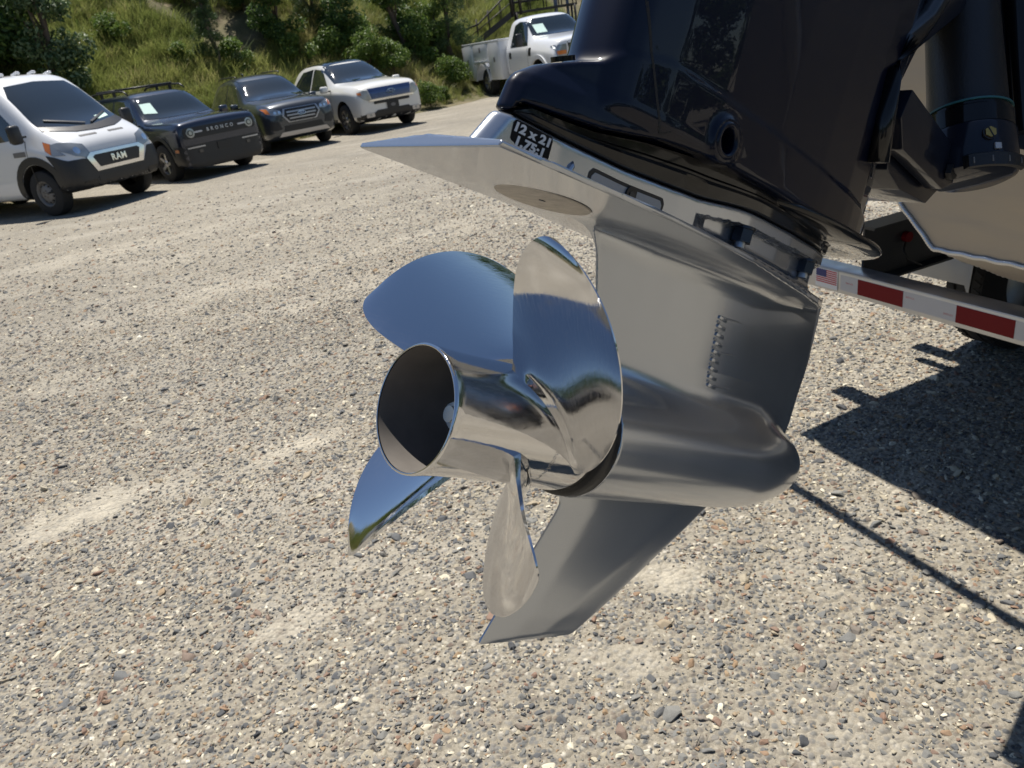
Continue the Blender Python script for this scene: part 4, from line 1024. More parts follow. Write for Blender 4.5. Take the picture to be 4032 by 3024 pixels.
for ax in ('-y', '+y'):
    patch('side_window', vb, [(-.10, 1.30), (-.42, 1.62), (-.78, 1.98), (-1.42, 2.0), (-1.42, 1.27)], ax, MT['glass'], van, off=.006, thick=.012, res=.12)
    dr = patch('door_gap', vb, [(-.06, .55), (-.06, 1.26), (-.075, 1.26), (-.075, .55)], ax, MT['black'], van, off=.002, thick=.004, res=.15)
    patch('door_gap', vb, [(-1.50, .55), (-1.50, 2.02), (-1.515, 2.02), (-1.515, .55)], ax, MT['black'], van, off=.002, thick=.004, res=.15)
    patch('door_handle', vb, rrect(-1.44, 1.10, -1.30, 1.15, .02), ax, MT['black'], van, off=.03, thick=.03, res=.1)
    arch = patch('wheel_arch_trim', vb, arc_band(0, .405, .475, .60, -20, 200), ax, MT['cladding'], van, off=.012, thick=.02, res=.12)
    patch('rear_arch_trim', vb, arc_band(-3.45, .405, .475, .54, 0, 180), ax, MT['cladding'], van, off=.010, thick=.02, res=.12)
    patch('side_badge', vb, rrect(-.40, 1.02, -.10, 1.10, .01), ax, MT['plastic_grey'], van, off=.006, thick=.006, res=.2)
    patch('side_vent', vb, rrect(-1.35, .48, -1.15, .68, .03), ax, MT['black'], van, off=.006, thick=.006, res=.2)
    patch('corner_bumper', vb, [(.86, .35), (.84, .76), (.70, .86), (.52, .95), (.36, .99), (.50, .74), (.56, .55), (.52, .34)], ax, MT['cladding'], van, off=.014, thick=.02, res=.10)
bmp = patch('bumper', vb, [(-.98, .33), (.98, .33), (.98, .86), (.70, .86), (.55, .64), (-.55, .64), (-.70, .86), (-.98, .86)], '+x', MT['cladding'], van, off=.016, thick=.03, res=.12)
patch('bumper_slot', vb, rrect(-.52, .46, .52, .55, .03), '+x', MT['black'], bmp, off=.022, thick=.01, res=.2)
for s in (-1, 1):
    patch('fog_recess', vb, rrect(min(s*.56, s*.80), .40, max(s*.56, s*.80), .50, .02), '+x', MT['black'], bmp, off=.022, thick=.01, res=.2)
    hl = patch('headlight', vb, [(s*.50, .90), (s*.56, 1.08), (s*.70, 1.12), (s*.86, 1.16), (s*.93, 1.14), (s*.90, 1.02), (s*.78, .92), (s*.62, .87)], '+x', MT['lens'], van, off=.012, thick=.02, res=.08)
    patch('headlight', vb, [(.68, .95), (.46, 1.15), (.30, 1.21), (.36, 1.06), (.50, .97)], '-y' if s < 0 else '+y', MT['lens'], van, off=.012, thick=.02, res=.08)
    patch('indicator', vb, [(.44, 1.155), (.31, 1.20), (.37, 1.06), (.48, .985)], '-y' if s < 0 else '+y', MT['amber'], hl, off=.017, thick=.01, res=.08)
    patch('lamp_reflector', vb, disc(s*.72, 1.0, .055), '+x', MT['chrome_trim'], hl, off=.018, thick=.008, res=.1)
    patch('bonnet_vent', vb, rrect(min(s*.12, s*.46), 1.195, max(s*.12, s*.46), 1.222, .008), '+x', MT['plastic_grey'], van, off=.004, thick=.006, res=.2)
gf = patch('grille_surround', vb, [(-.62, .86), (-.50, .62), (.50, .62), (.62, .86), (.52, .93), (-.52, .93)], '+x', MT['chrome_trim'], van, off=.026, thick=.03, res=.12)
patch('grille', vb, [(-.50, .85), (-.42, .68), (.42, .68), (.50, .85), (.45, .88), (-.45, .88)], '+x', MT['black'], gf, off=.030, thick=.01, res=.12)
letters_on('grille_lettering', 'RAM', vb, '+x', 0, .785, .15, MT['chrome_trim'], gf, off=.045, thick=.014, flip=1, offset=.004, spacing=1.1)
mirror(van, .02, 1.38, 1.02, MT['black'], (.13, .20, .30))
for k in range(5):
    y = -.62+.31*k; p, nn = drop(vb, '+z', Vector((-.98, y, 0)), 0, 6)
    bm = bmesh.new(); bm_box(bm, p+Vector((0, 0, .02)), (.16, .085, .05), Matrix.Rotation(R(-12), 4, 'Y'), .018); sharp(obj('roof_marker_light', bm, MT['car_white'], van), 50)

# ------------------------------------------------------------------ boxy dark suv
suv_st = [(.84, .26, .70, .66, .62, .82, .0), (.83, .22, .84, .86, .78, 1.02, .0), (.80, .20, .90, .94, .82, 1.08, .01), (.70, .21, .93, .98, .84, 1.115, .02), (.30, .26, .94, 1.0, .84, 1.135, .03), (-.35, .26, .94, 1.04, .84, 1.15, .03),
    (-.60, .26, .94, 1.06, .82, 1.18, .03), (-.85, .26, .94, 1.06, .74, 1.42, .03), (-1.10, .26, .94, 1.06, .69, 1.64, .03), (-1.28, .26, .94, 1.06, .68, 1.71, .03), (-1.6, .26, .94, 1.07, .69, 1.74, .03), (-2.6, .26, .94, 1.08, .69, 1.75, .03),
    (-3.25, .26, .93, 1.08, .68, 1.74, .02), (-3.40, .28, .92, 1.06, .67, 1.68, .02), (-3.50, .34, .86, 1.0, .62, 1.5, .0)]
suv, sb, _ = vehicle('suv', 'boxy dark blue suv with raised roof rails parked beside the white van', 'suv', (-6.25, 16.30), 47, .93, suv_st, MT['car_navy'], dict(r=.365, w=.23, rim=.225, n=5, mat=MT['rim'], style='spoke'), 2.67, .25, .44)
patch('windscreen', sb, [(-.76, 1.22), (-.66, 1.58), (-.6, 1.66), (.6, 1.66), (.66, 1.58), (.76, 1.22), (.4, 1.20), (-.4, 1.20)], '+x', MT['glass'], suv, off=.006, thick=.012, res=.12)
for ax in ('-y', '+y'):
    patch('side_window', sb, [(-.78, 1.14), (-1.20, 1.60), (-1.80, 1.64), (-1.80, 1.14)], ax, MT['glass'], suv, off=.006, thick=.012, res=.12)
    patch('side_window', sb, [(-1.88, 1.14), (-1.88, 1.64), (-2.62, 1.64), (-2.70, 1.14)], ax, MT['glass'], suv, off=.006, thick=.012, res=.12)
    patch('wheel_arch_trim', sb, arc_band(0, .385, .445, .525, -10, 190), ax, MT['cladding'], suv, off=.012, thick=.02, res=.12)
    patch('rear_arch_trim', sb, arc_band(-2.67, .385, .445, .525, -10, 190), ax, MT['cladding'], suv, off=.012, thick=.02, res=.12)
    patch('sill_trim', sb, [(-.5, .27), (-.5, .42), (-2.18, .42), (-2.18, .27)], ax, MT['cladding'], suv, off=.012, thick=.02, res=.2)
    for xg in (-.58, -1.84): patch('door_gap', sb, [(xg, .45), (xg, 1.10), (xg-.012, 1.10), (xg-.012, .45)], ax, MT['black'], suv, off=.002, thick=.004, res=.2)
    patch('door_handle', sb, rrect(-1.74, .96, -1.56, 1.0, .015), ax, MT['car_navy'], suv, off=.025, thick=.025, res=.1)
    patch('corner_bumper', sb, [(.86, .21), (.86, .66), (.60, .66), (.53, .52), (.49, .24)], ax, MT['cladding'], suv, off=.012, thick=.02, res=.12)
    patch('indicator', sb, rrect(.60, .56, .72, .62, .015), ax, MT['amber'], suv, off=.016, thick=.01, res=.1)
patch('bumper', sb, [(-.9, .22), (.9, .22), (.9, .66), (-.9, .66)], '+x', MT['cladding'], suv, off=.014, thick=.03, res=.15)
gr = patch('grille', sb, rrect(-.80, .78, .80, .985, .05), '+x', MT['black'], suv, off=.012, thick=.02, res=.12)
letters_on('grille_lettering', 'BRONCO', sb, '+x', 0, .90, .092, MT['rim'], gr, off=.024, thick=.01, offset=.003, spacing=1.9)
for s in (-1, 1):
    hl = patch('headlight', sb, disc(s*.66, .885, .088), '+x', MT['lens'], suv, off=.024, thick=.02, res=.08)
    patch('lamp_ring', sb, disc(s*.66, .885, .055), '+x', MT['black'], hl, off=.028, thick=.008, res=.08)
    patch('lamp_centre', sb, disc(s*.66, .885, .038), '+x', MT['lens'], hl, off=.032, thick=.008, res=.08)
    patch('light_bar', sb, rrect(min(s*.40, s*.57), .872, max(s*.40, s*.57), .905, .012), '+x', MT['tape_white'], hl, off=.024, thick=.008, res=.1)
    patch('bumper_trim', sb, rrect(min(s*.42, s*.80), .60, max(s*.42, s*.80), .625, .008), '+x', MT['rim'], suv, off=.022, thick=.008, res=.15)
    patch('tow_hook', sb, rrect(min(s*.5, s*.58), .50, max(s*.5, s*.58), .56, .015), '+x', MT['rim_dark'], suv, off=.03, thick=.02, res=.1)
    p, nn = Vector((-1.25, s*.665, 1.76)), None
    rb_ = bmesh.new(); tube_bm(rb_, [(-1.25, s*.64, 1.735), (-1.40, s*.64, 1.815), (-1.7, s*.64, 1.835), (-2.6, s*.64, 1.845), (-2.95, s*.64, 1.835), (-3.12, s*.64, 1.745)], .018, 8)
    rl_ = obj('roof_rail', rb_, MT['black'], suv)
    for xx in (-1.85, -2.45):
        fb = bmesh.new(); bm_box(fb, (xx, s*.64, 1.79), (.10, .03, .10), None, .008); sharp(obj('rail_foot', fb, MT['black'], rl_))
cb = bmesh.new(); tube_bm(cb, [(-1.75, -.64, 1.865), (-1.75, .64, 1.865)], .02, 8); obj('cross_bar', cb, MT['black'], suv)
cb = bmesh.new(); tube_bm(cb, [(-2.65, -.64, 1.875), (-2.65, .64, 1.875)], .02, 8); obj('cross_bar', cb, MT['black'], suv)
mirror(suv, -.62, 1.18, .93, MT['car_navy'], (.11, .19, .15))
patch('number_plate', sb, rrect(-.16, .50, .16, .64, .01), '+x', MT['black'], suv, off=.03, thick=.012, res=.2)

# ------------------------------------------------------------------ rounded dark grey crossover
cro_st = [(.90, .38, .55, .62, .45, .80, .0), (.87, .34, .74, .78, .62, .97, .01), (.78, .29, .86, .88, .72, 1.05, .02), (.60, .25, .90, .94, .76, 1.10, .03), (.20, .24, .915, .98, .78, 1.14, .04), (-.30, .24, .915, 1.0, .78, 1.18, .04),
    (-.62, .24, .915, 1.02, .77, 1.23, .04), (-.95, .24, .915, 1.04, .70, 1.51, .04), (-1.25, .24, .915, 1.05, .66, 1.68, .04), (-1.6, .24, .915, 1.06, .65, 1.745, .04), (-2.4, .24, .915, 1.08, .64, 1.745, .04), (-3.0, .25, .91, 1.10, .62, 1.68, .03), (-3.3, .28, .90, 1.08, .60, 1.54, .02), (-3.52, .34, .82, 1.0, .55, 1.2, .0)]
cro, cb_, _ = vehicle('crossover', 'dark grey crossover with hexagonal silver barred grille between two suvs', 'suv', (-5.15, 19.45), 33, .91, cro_st, MT['car_grey'], dict(r=.355, w=.225, rim=.23, n=5, mat=MT['rim'], style='twin'), 2.69, .24, .425)
patch('windscreen', cb_, [(-.74, 1.20), (-.66, 1.57), (-.58, 1.655), (.58, 1.655), (.66, 1.57), (.74, 1.20), (.4, 1.185), (-.4, 1.185)], '+x', MT['glass'], cro, off=.006, thick=.012, res=.12)
for ax in ('-y', '+y'):
    patch('side_window', cb_, [(-.78, 1.12), (-1.25, 1.57), (-1.75, 1.63), (-1.80, 1.12)], ax, MT['glass'], cro, off=.006, thick=.012, res=.12)
    patch('side_window', cb_, [(-1.88, 1.12), (-1.83, 1.63), (-2.5, 1.60), (-2.85, 1.36), (-2.80, 1.14)], ax, MT['glass'], cro, off=.006, thick=.012, res=.12)
    patch('window_trim', cb_, [(-.74, 1.075), (-2.8, 1.095), (-2.8, 1.115), (-.74, 1.095)], ax, MT['chrome_trim'], cro, off=.009, thick=.01, res=.2)
    patch('wheel_arch_trim', cb_, arc_band(0, .375, .43, .485, -5, 185), ax, MT['cladding'], cro, off=.010, thick=.02, res=.12)
    patch('rear_arch_trim', cb_, arc_band(-2.69, .375, .43, .485, -5, 185), ax, MT['cladding'], cro, off=.010, thick=.02, res=.12)
    for xg in (-.62, -1.84): patch('door_gap', cb_, [(xg, .42), (xg, 1.06), (xg-.012, 1.06), (xg-.012, .42)], ax, MT['black'], cro, off=.002, thick=.004, res=.2)
hexa = [(-.32, .66), (-.43, .80), (-.38, .93), (.38, .93), (.43, .80), (.32, .66)]
gs = patch('grille_surround', cb_, [(a*1.10, .80+(b-.80)*1.12) for a, b in hexa], '+x', MT['rim'], cro, off=.018, thick=.03, res=.12)
patch('grille', cb_, hexa, '+x', MT['black'], gs, off=.024, thick=.01, res=.12)
for k in range(3):
    z = .725+.07*k; w = .36 if k else .32; patch('grille_bar', cb_, rrect(-w, z-.016, w, z+.016, .01), '+x', MT['rim'], gs, off=.036, thick=.014, res=.15)
ov = patch('oval_badge', cb_, disc(0, .81, .10, .042), '+x', MT['chrome_trim'], gs, off=.046, thick=.014, res=.1)
patch('badge_field', cb_, disc(0, .81, .090, .034), '+x', MT['flag_blue'], ov, off=.050, thick=.006, res=.1)
letters_on('badge_lettering', 'Ford', cb_, '+x', 0, .81, .055, MT['chrome_trim'], ov, off=.054, thick=.004, shear=.3)
for s in (-1, 1):
    hl = patch('headlight', cb_, [(s*.46, .84), (s*.50, .93), (s*.64, .98), (s*.80, 1.02), (s*.84, .98), (s*.78, .87), (s*.62, .83)], '+x', MT['lens'], cro, off=.012, thick=.02, res=.08)
    for dx in (.52, .62): patch('lamp_reflector', cb_, disc(s*dx, .89, .032), '+x', MT['chrome_trim'], hl, off=.018, thick=.008, res=.1)
    patch('indicator', cb_, [(s*.75, .99), (s*.83, 1.0), (s*.80, .89), (s*.72, .87)], '+x', MT['amber'], hl, off=.018, thick=.01, res=.08)
    patch('fog_recess', cb_, [(s*.54, .52), (s*.58, .68), (s*.78, .72), (s*.80, .56), (s*.70, .50)], '+x', MT['black'], cro, off=.012, thick=.02, res=.1)
    rb_ = bmesh.new(); tube_bm(rb_, [(-1.35, s*.56, 1.755), (-1.5, s*.56, 1.79), (-2.6, s*.56, 1.80), (-2.85, s*.56, 1.75)], .014, 8); obj('roof_rail', rb_, MT['black'], cro)
patch('bumper_slot', cb_, [(-.5, .46), (-.46, .58), (.46, .58), (.5, .46)], '+x', MT['black'], cro, off=.014, thick=.02, res=.15)
patch('skid_plate', cb_, [(-.64, .36), (-.56, .445), (.56, .445), (.64, .36)], '+x', MT['rim'], cro, off=.016, thick=.03, res=.15)
mirror(cro, -.66, 1.12, .90, MT['car_grey'], (.11, .19, .13))
ant = bmesh.new(); bm_box(ant, (-2.55, 0, 1.825), (.16, .03, .06), Matrix.Rotation(R(10), 4, 'Y'), .012); sharp(obj('roof_fin', ant, MT['car_grey'], cro))

# ------------------------------------------------------------------ pearl white suv
edg_st = [(.90, .40, .62, .66, .55, .90, .0), (.88, .33, .82, .82, .72, 1.02, .01), (.80, .28, .92, .92, .78, 1.10, .02), (.62, .26, .955, .98, .82, 1.16, .03), (.20, .25, .96, 1.03, .83, 1.20, .04), (-.35, .25, .96, 1.05, .82, 1.23, .04),
    (-.60, .25, .96, 1.06, .80, 1.28, .04), (-.95, .25, .96, 1.08, .72, 1.55, .04), (-1.30, .25, .96, 1.09, .68, 1.74, .04), (-1.65, .25, .96, 1.10, .68, 1.80, .04), (-2.5, .25, .96, 1.12, .67, 1.79, .04), (-3.1, .26, .95, 1.13, .65, 1.72, .03), (-3.5, .30, .93, 1.08, .60, 1.52, .02), (-3.78, .38, .85, 1.0, .6, 1.12, .0)]
edg, eb, _ = vehicle('suv', 'pearl white suv with blue tinted barred grille at the right end of the row', 'suv', (-3.20, 21.10), 34, .96, edg_st, MT['car_pearl'], dict(r=.37, w=.24, rim=.245, n=7, mat=MT['rim'], style='twin'), 2.82, .25, .445)
patch('windscreen', eb, [(-.78, 1.26), (-.69, 1.63), (-.62, 1.71), (.62, 1.71), (.69, 1.63), (.78, 1.26), (.4, 1.245), (-.4, 1.245)], '+x', MT['glass'], edg, off=.006, thick=.012, res=.12)
patch('roof_glass', eb, rrect(-2.5, -.60, -1.28, .60, .06), '+z', MT['glass'], edg, off=.006, thick=.012, res=.15)
for ax in ('-y', '+y'):
    patch('side_window', eb, [(-.80, 1.15), (-1.30, 1.63), (-1.80, 1.68), (-1.85, 1.15)], ax, MT['glass'], edg, off=.006, thick=.012, res=.12)
    patch('side_window', eb, [(-1.93, 1.15), (-1.88, 1.68), (-2.6, 1.64), (-3.02, 1.36), (-2.92, 1.17)], ax, MT['glass'], edg, off=.006, thick=.012, res=.12)
    patch('sill_trim', eb, [(-.5, .26), (-.5, .38), (-2.33, .38), (-2.33, .26)], ax, MT['cladding'], edg, off=.010, thick=.02, res=.2)
    for xg in (-.64, -1.89): patch('door_gap', eb, [(xg, .42), (xg, 1.10), (xg-.012, 1.10), (xg-.012, .42)], ax, MT['black'], edg, off=.002, thick=.004, res=.2)
    patch('corner_trim', eb, [(.92, .28), (.92, .42), (.62, .42), (.50, .28)], ax, MT['black'], edg, off=.010, thick=.02, res=.12)
gp = patch('grille', eb, [(-.56, .80), (-.62, 1.04), (.62, 1.04), (.56, .80)], '+x', MT['grille_blue'], edg, off=.014, thick=.02, res=.12)
for k in range(3):
    z = .85+.07*k; patch('grille_bar', eb, rrect(-.55-.01*k, z-.012, .55+.01*k, z+.012, .008), '+x', MT['grille_blue'], gp, off=.034, thick=.016, res=.15)
ov = patch('oval_badge', eb, disc(0, .92, .12, .05), '+x', MT['chrome_trim'], gp, off=.050, thick=.014, res=.1)
patch('badge_field', eb, disc(0, .92, .108, .041), '+x', MT['flag_blue'], ov, off=.054, thick=.006, res=.1)
letters_on('badge_lettering', 'Ford', eb, '+x', 0, .92, .066, MT['chrome_trim'], ov, off=.058, thick=.004, shear=.3)
patch('grille_lip', eb, rrect(-.66, .745, .66, .785, .015), '+x', MT['chrome_trim'], edg, off=.022, thick=.02, res=.15)
patch('bumper_slot', eb, rrect(-.52, .67, .52, .735, .02), '+x', MT['black'], edg, off=.014, thick=.02, res=.15)
patch('lower_bumper', eb, [(-.90, .27), (-.86, .45), (-.5, .48), (-.46, .52), (.46, .52), (.5, .48), (.86, .45), (.90, .27)], '+x', MT['black'], edg, off=.014, thick=.03, res=.12)
patch('number_plate', eb, rrect(-.17, .52, .17, .67, .01), '+x', MT['black'], edg, off=.034, thick=.012, res=.2)
patch('plate_emblem', eb, disc(0, .595, .07, .04), '+x', MT['plastic_grey'], edg, off=.040, thick=.008, res=.2)
for s in (-1, 1):
    hl = patch('headlight', eb, [(s*.59, .79), (s*.64, 1.01), (s*.74, 1.02), (s*.86, .99), (s*.88, .93), (s*.80, .83), (s*.68, .78)], '+x', MT['lens_haze'], edg, off=.012, thick=.02, res=.08)
    patch('indicator', eb, [(s*.80, .98), (s*.87, .98), (s*.87, .93), (s*.80, .91)], '+x', MT['amber'], hl, off=.017, thick=.008, res=.08)
    fg = patch('fog_light', eb, rrect(min(s*.56, s*.78), .38, max(s*.56, s*.78), .48, .02), '+x', MT['rim'], edg, off=.020, thick=.02, res=.1)
    patch('fog_lens', eb, disc(s*.67, .43, .035), '+x', MT['lens'], fg, off=.026, thick=.01, res=.1)
mirror(edg, -.62, 1.16, .96, MT['car_pearl'], (.12, .21, .16))

# ------------------------------------------------------------------ white service truck with a tool body
trk_st = [(.93, .55, .86, .80, .74, 1.18, .0), (.92, .52, .94, .95, .80, 1.26, .01), (.86, .50, .97, 1.0, .82, 1.31, .02), (.70, .48, .98, 1.05, .82, 1.34, .03), (.20, .48, .98, 1.10, .82, 1.38, .04), (-.35, .48, .98, 1.15, .82, 1.41, .04), (-.55, .48, .98, 1.18, .80, 1.45, .04),
    (-.80, .48, .98, 1.20, .72, 1.72, .04), (-1.02, .48, .98, 1.22, .69, 1.92, .04), (-1.25, .48, .98, 1.22, .69, 1.97, .04), (-1.85, .48, .98, 1.22, .70, 1.97, .04), (-2.00, .48, .98, 1.22, .70, 1.93, .04), (-2.05, .50, .97, 1.20, .68, 1.86, .03)]
TC = Vector((.80, 28.2, 0)); ta = R(21); TSC = 1.13; tax = Vector((math.cos(ta), math.sin(ta), 0)); TWB = 3.58
thd = Vector((math.cos(ta-math.pi/2), math.sin(ta-math.pi/2), 0))
trk, tb_, _ = vehicle('service_truck', 'white service truck with tool boxes along its bed parked at the hill foot', 'truck', tuple((TC+thd*TWB*TSC+tax*(TSC-1.))[:2]), 21, 1.0, trk_st, MT['car_white'], dict(r=.39, w=.25, rim=.235, n=6, mat=MT['rim'], style='spoke'), TWB, .4, .50)
trk.scale = (TSC, TSC, TSC)
patch('windscreen', tb_, [(-.76, 1.47), (-.68, 1.82), (-.62, 1.90), (.62, 1.90), (.68, 1.82), (.76, 1.47), (.4, 1.45), (-.4, 1.45)], '+x', MT['glass'], trk, off=.006, thick=.012, res=.12)
for ax in ('-y', '+y'):
    patch('side_window', tb_, [(-.66, 1.26), (-.98, 1.84), (-1.42, 1.87), (-1.66, 1.80), (-1.72, 1.26)], ax, MT['glass'], trk, off=.006, thick=.012, res=.12)
    for xg in (-.62, -1.82): patch('door_gap', tb_, [(xg, .55), (xg, 1.22), (xg-.014, 1.22), (xg-.014, .55)], ax, MT['plastic_grey'], trk, off=.002, thick=.004, res=.2)
    patch('door_handle', tb_, rrect(-1.76, .98, -1.66, 1.14, .02), ax, MT['black'], trk, off=.02, thick=.02, res=.1)
    patch('fender_vent', tb_, rrect(-.56, 1.0, -.42, 1.20, .03), ax, MT['black'], trk, off=.008, thick=.01, res=.1)
    patch('wheel_arch_trim', tb_, arc_band(0, .41, .505, .60, -5, 185), ax, MT['car_white'], trk, off=.030, thick=.04, res=.12)
    patch('sill_trim', tb_, [(-.55, .50), (-.55, .58), (-2.0, .58), (-2.0, .50)], ax, MT['chrome_trim'], trk, off=.03, thick=.03, res=.2)
tg = patch('grille', tb_, [(-.50, .78), (-.56, 1.22), (.56, 1.22), (.50, .78)], '+x', MT['black'], trk, off=.014, thick=.02, res=.12)
patch('grille_bar', tb_, rrect(-.55, 1.19, .55, 1.25, .02), '+x', MT['car_white'], tg, off=.026, thick=.02, res=.12)
patch('bumper', tb_, rrect(-.95, .50, .95, .74, .03), '+x', MT['chrome_trim'], trk, off=.06, thick=.06, res=.15)
for s in (-1, 1):
    hl = patch('headlight', tb_, rrect(min(s*.60, s*.90), .78, max(s*.60, s*.90), 1.18, .03), '+x', MT['lens'], trk, off=.014, thick=.02, res=.1)
    patch('indicator', tb_, rrect(min(s*.62, s*.88), .95, max(s*.62, s*.88), 1.04, .02), '+x', MT['amber'], hl, off=.020, thick=.01, res=.1)
mirror(trk, -.72, 1.42, .99, MT['black'], (.10, .20, .32))
bx = bmesh.new()
X0, X1 = -2.12, -4.95
for s in (-1, 1):
    bm_box(bx, ((X0-3.02)/2, s*.90, .98), (abs(X0+3.02), .42, 1.02), None, .012)
    bm_box(bx, ((X1-4.14)/2, s*.90, .98), (abs(X1+4.14), .42, 1.02), None, .012)
    bm_box(bx, (-3.58, s*.90, 1.22), (1.14, .42, .54), None, .012)
bm_box(bx, ((X0+X1)/2, 0, .80), (abs(X1-X0), 1.40, .06))
bm_box(bx, (X1+.02, 0, 1.05), (.05, 1.4, .50))
bed = sharp(obj('tool_body', bx, MT['car_white'], trk), 40)
for s in (-1, 1):
    bm = bmesh.new(); bm_box(bm, ((X0+X1)/2, s*.90, 1.515), (abs(X1-X0)+.04, .46, .05), None, .015); sharp(obj('tool_body_rail', bm, MT['car_white'], bed), 40)
    for x0, x1, z0, z1 in ((-2.18, -2.92, .54, 1.46), (-3.06, -4.10, 1.02, 1.46), (-4.22, -5.0, .54, 1.46)):
        d = box('locker_door', ((x0+x1)/2, s*1.116, (z0+z1)/2), (abs(x1-x0), .02, z1-z0), MT['car_white'], bed, bevel=.006)
        box('paddle_latch', ((x0+x1)/2+.02, s*1.130, z1-.14 if z0 > 1 else 1.02), (.10, .014, .14), MT['plastic_grey'], d, bevel=.004)
    box('drip_shelf', (-3.58, s*1.14, .985), (1.12, .06, .025), MT['car_white'], bed)
    bm = bmesh.new(); pts = arc_band(-3.58, .45, .50, .555, 0, 180)
    fcs = [bm.verts.new((a, s*1.10, b)) for a, b in pts]; f_ = bm.faces.new(fcs); r_ = bmesh.ops.extrude_face_region(bm, geom=[f_]); bmesh.ops.translate(bm, vec=(0, s*.035, 0), verts=[g for g in r_['geom'] if isinstance(g, bmesh.types.BMVert)])
    bmesh.ops.recalc_face_normals(bm, faces=bm.faces); sharp(obj('wheel_arch_trim', bm, MT['car_white'], bed), 40)

# ------------------------------------------------------------------ sheets of paper shown in windscreens
def sheet(bvh, root, poly, label):
    o = patch('paper_sheet', bvh, poly, '+x', MT['paper'], None, off=.012, thick=.003, res=.2)
    o.matrix_world = Matrix.Translation(root.location) @ Matrix.Rotation(root.rotation_euler.z, 4, 'Z') @ Matrix.Scale(root.scale.x, 4)
    tag(o, label, 'paper', 'price sheets shown in windscreens')
sheet(sb, suv, [(-.66, 1.33), (-.60, 1.52), (-.38, 1.52), (-.40, 1.30)], 'pale green sheet in the windscreen of the boxy dark blue suv')
sheet(tb_, trk, [(-.62, 1.52), (-.62, 1.74), (-.32, 1.74), (-.32, 1.52)], 'pale green sheet in the windscreen of the white service truck')
sheet(vb, van, [(.30, 1.41), (.31, 1.47), (.62, 1.50), (.60, 1.44)], 'pale sheet lying at the foot of the white van windscreen')

# ------------------------------------------------------------------ vehicle copies added behind the camera to give the polished hub dark reflections
def copy_vehicle(src, loc, rotz, label):
    r = src.copy(); COL.objects.link(r); r.location = loc; r.rotation_euler = (0, 0, rotz); r['label'] = label; r['group'] = 'vehicle copies added behind the camera'
    for ch in list(src.children):
        c = ch.copy(); COL.objects.link(c); c.parent = r
        for g in list(ch.children):
            d = g.copy(); COL.objects.link(d); d.parent = c
copy_vehicle(cro, (-2.2, -4.6, 0), R(100), 'dark grey crossover copy added unseen behind the camera for hub reflections')
copy_vehicle(suv, (1.3, -4.9, 0), R(96), 'boxy dark suv copy added unseen behind the camera for hub reflections')
# ------------------------------------------------------------------ plants
def leaf_material(name, c0, c1, trans=.35):
    M = bpy.data.materials.new(name); M.use_nodes = True
    n = M.node_tree.nodes; l = M.node_tree.links; b = n['Principled BSDF']; b.inputs['Roughness'].default_value = .5; b.inputs['Specular IOR Level'].default_value = .4
    a = n.new('ShaderNodeAttribute'); a.attribute_name = 'shade'; r = n.new('ShaderNodeMix'); r.data_type = 'RGBA'
    r.inputs['A'].default_value = (*c0, 1); r.inputs['B'].default_value = (*c1, 1); l.new(a.outputs['Fac'], r.inputs['Factor'])
    l.new(r.outputs['Result'], b.inputs['Base Color'])
    tr = n.new('ShaderNodeBsdfTranslucent'); l.new(r.outputs['Result'], tr.inputs[0]); ms = n.new('ShaderNodeMixShader'); ms.inputs[0].default_value = trans
    l.new(b.outputs[0], ms.inputs[1]); l.new(tr.outputs[0], ms.inputs[2]); l.new(ms.outputs[0], n['Material Output'].inputs[0])
    return M
LEAF = dict(dark=leaf_material('dark_leaf', (.038, .085, .02), (.13, .205, .045)), bright=leaf_material('bright_leaf', (.07, .13, .024), (.19, .26, .05)),
            pine=leaf_material('pine_needles', (.036, .072, .024), (.11, .165, .05), .2), gloss=leaf_material('pale_backed_leaf', (.035, .075, .02), (.26, .32, .15), .3))
def leaves_mesh(name, centres, radii, n, size, k, material, aspect=.5, droop=.0):
    """leaf-sized faces filling a set of clumps"""
    rr = np.random.default_rng(k); centres = np.asarray(centres, float); radii = np.asarray(radii, float)
    w = radii**2; w = w/w.sum(); c = rr.choice(len(centres), n, p=w)
    d = rr.normal(size=(n, 3)); d /= np.linalg.norm(d, axis=1)[:, None]
    p = centres[c]+d*(radii[c]*rr.uniform(.25, 1, n)**.5)[:, None]*np.array([1, 1, .8])
    nrm = d*.6+rr.normal(size=(n, 3))*.7+np.array([0, 0, .5]); nrm /= np.linalg.norm(nrm, axis=1)[:, None]
    t = np.cross(nrm, rr.normal(size=(n, 3))); t /= np.linalg.norm(t, axis=1)[:, None]; b = np.cross(nrm, t)
    s = (size*rr.uniform(.6, 1.3, n))[:, None]
    v = np.stack([p-t*s, p-b*s*aspect+nrm*s*.12, p+t*s-np.array([0, 0, droop])*s, p+b*s*aspect+nrm*s*.12], 1).reshape(-1, 3)
    f = np.arange(n*4).reshape(-1, 4)
    me = bpy.data.meshes.new(name); me.from_pydata(v.tolist(), [], f.tolist()); me.update()
    at = me.attributes.new('shade', 'FLOAT', 'FACE'); at.data.foreach_set('value', rr.uniform(0, 1, n)**1.5); me.materials.append(material)
    return me
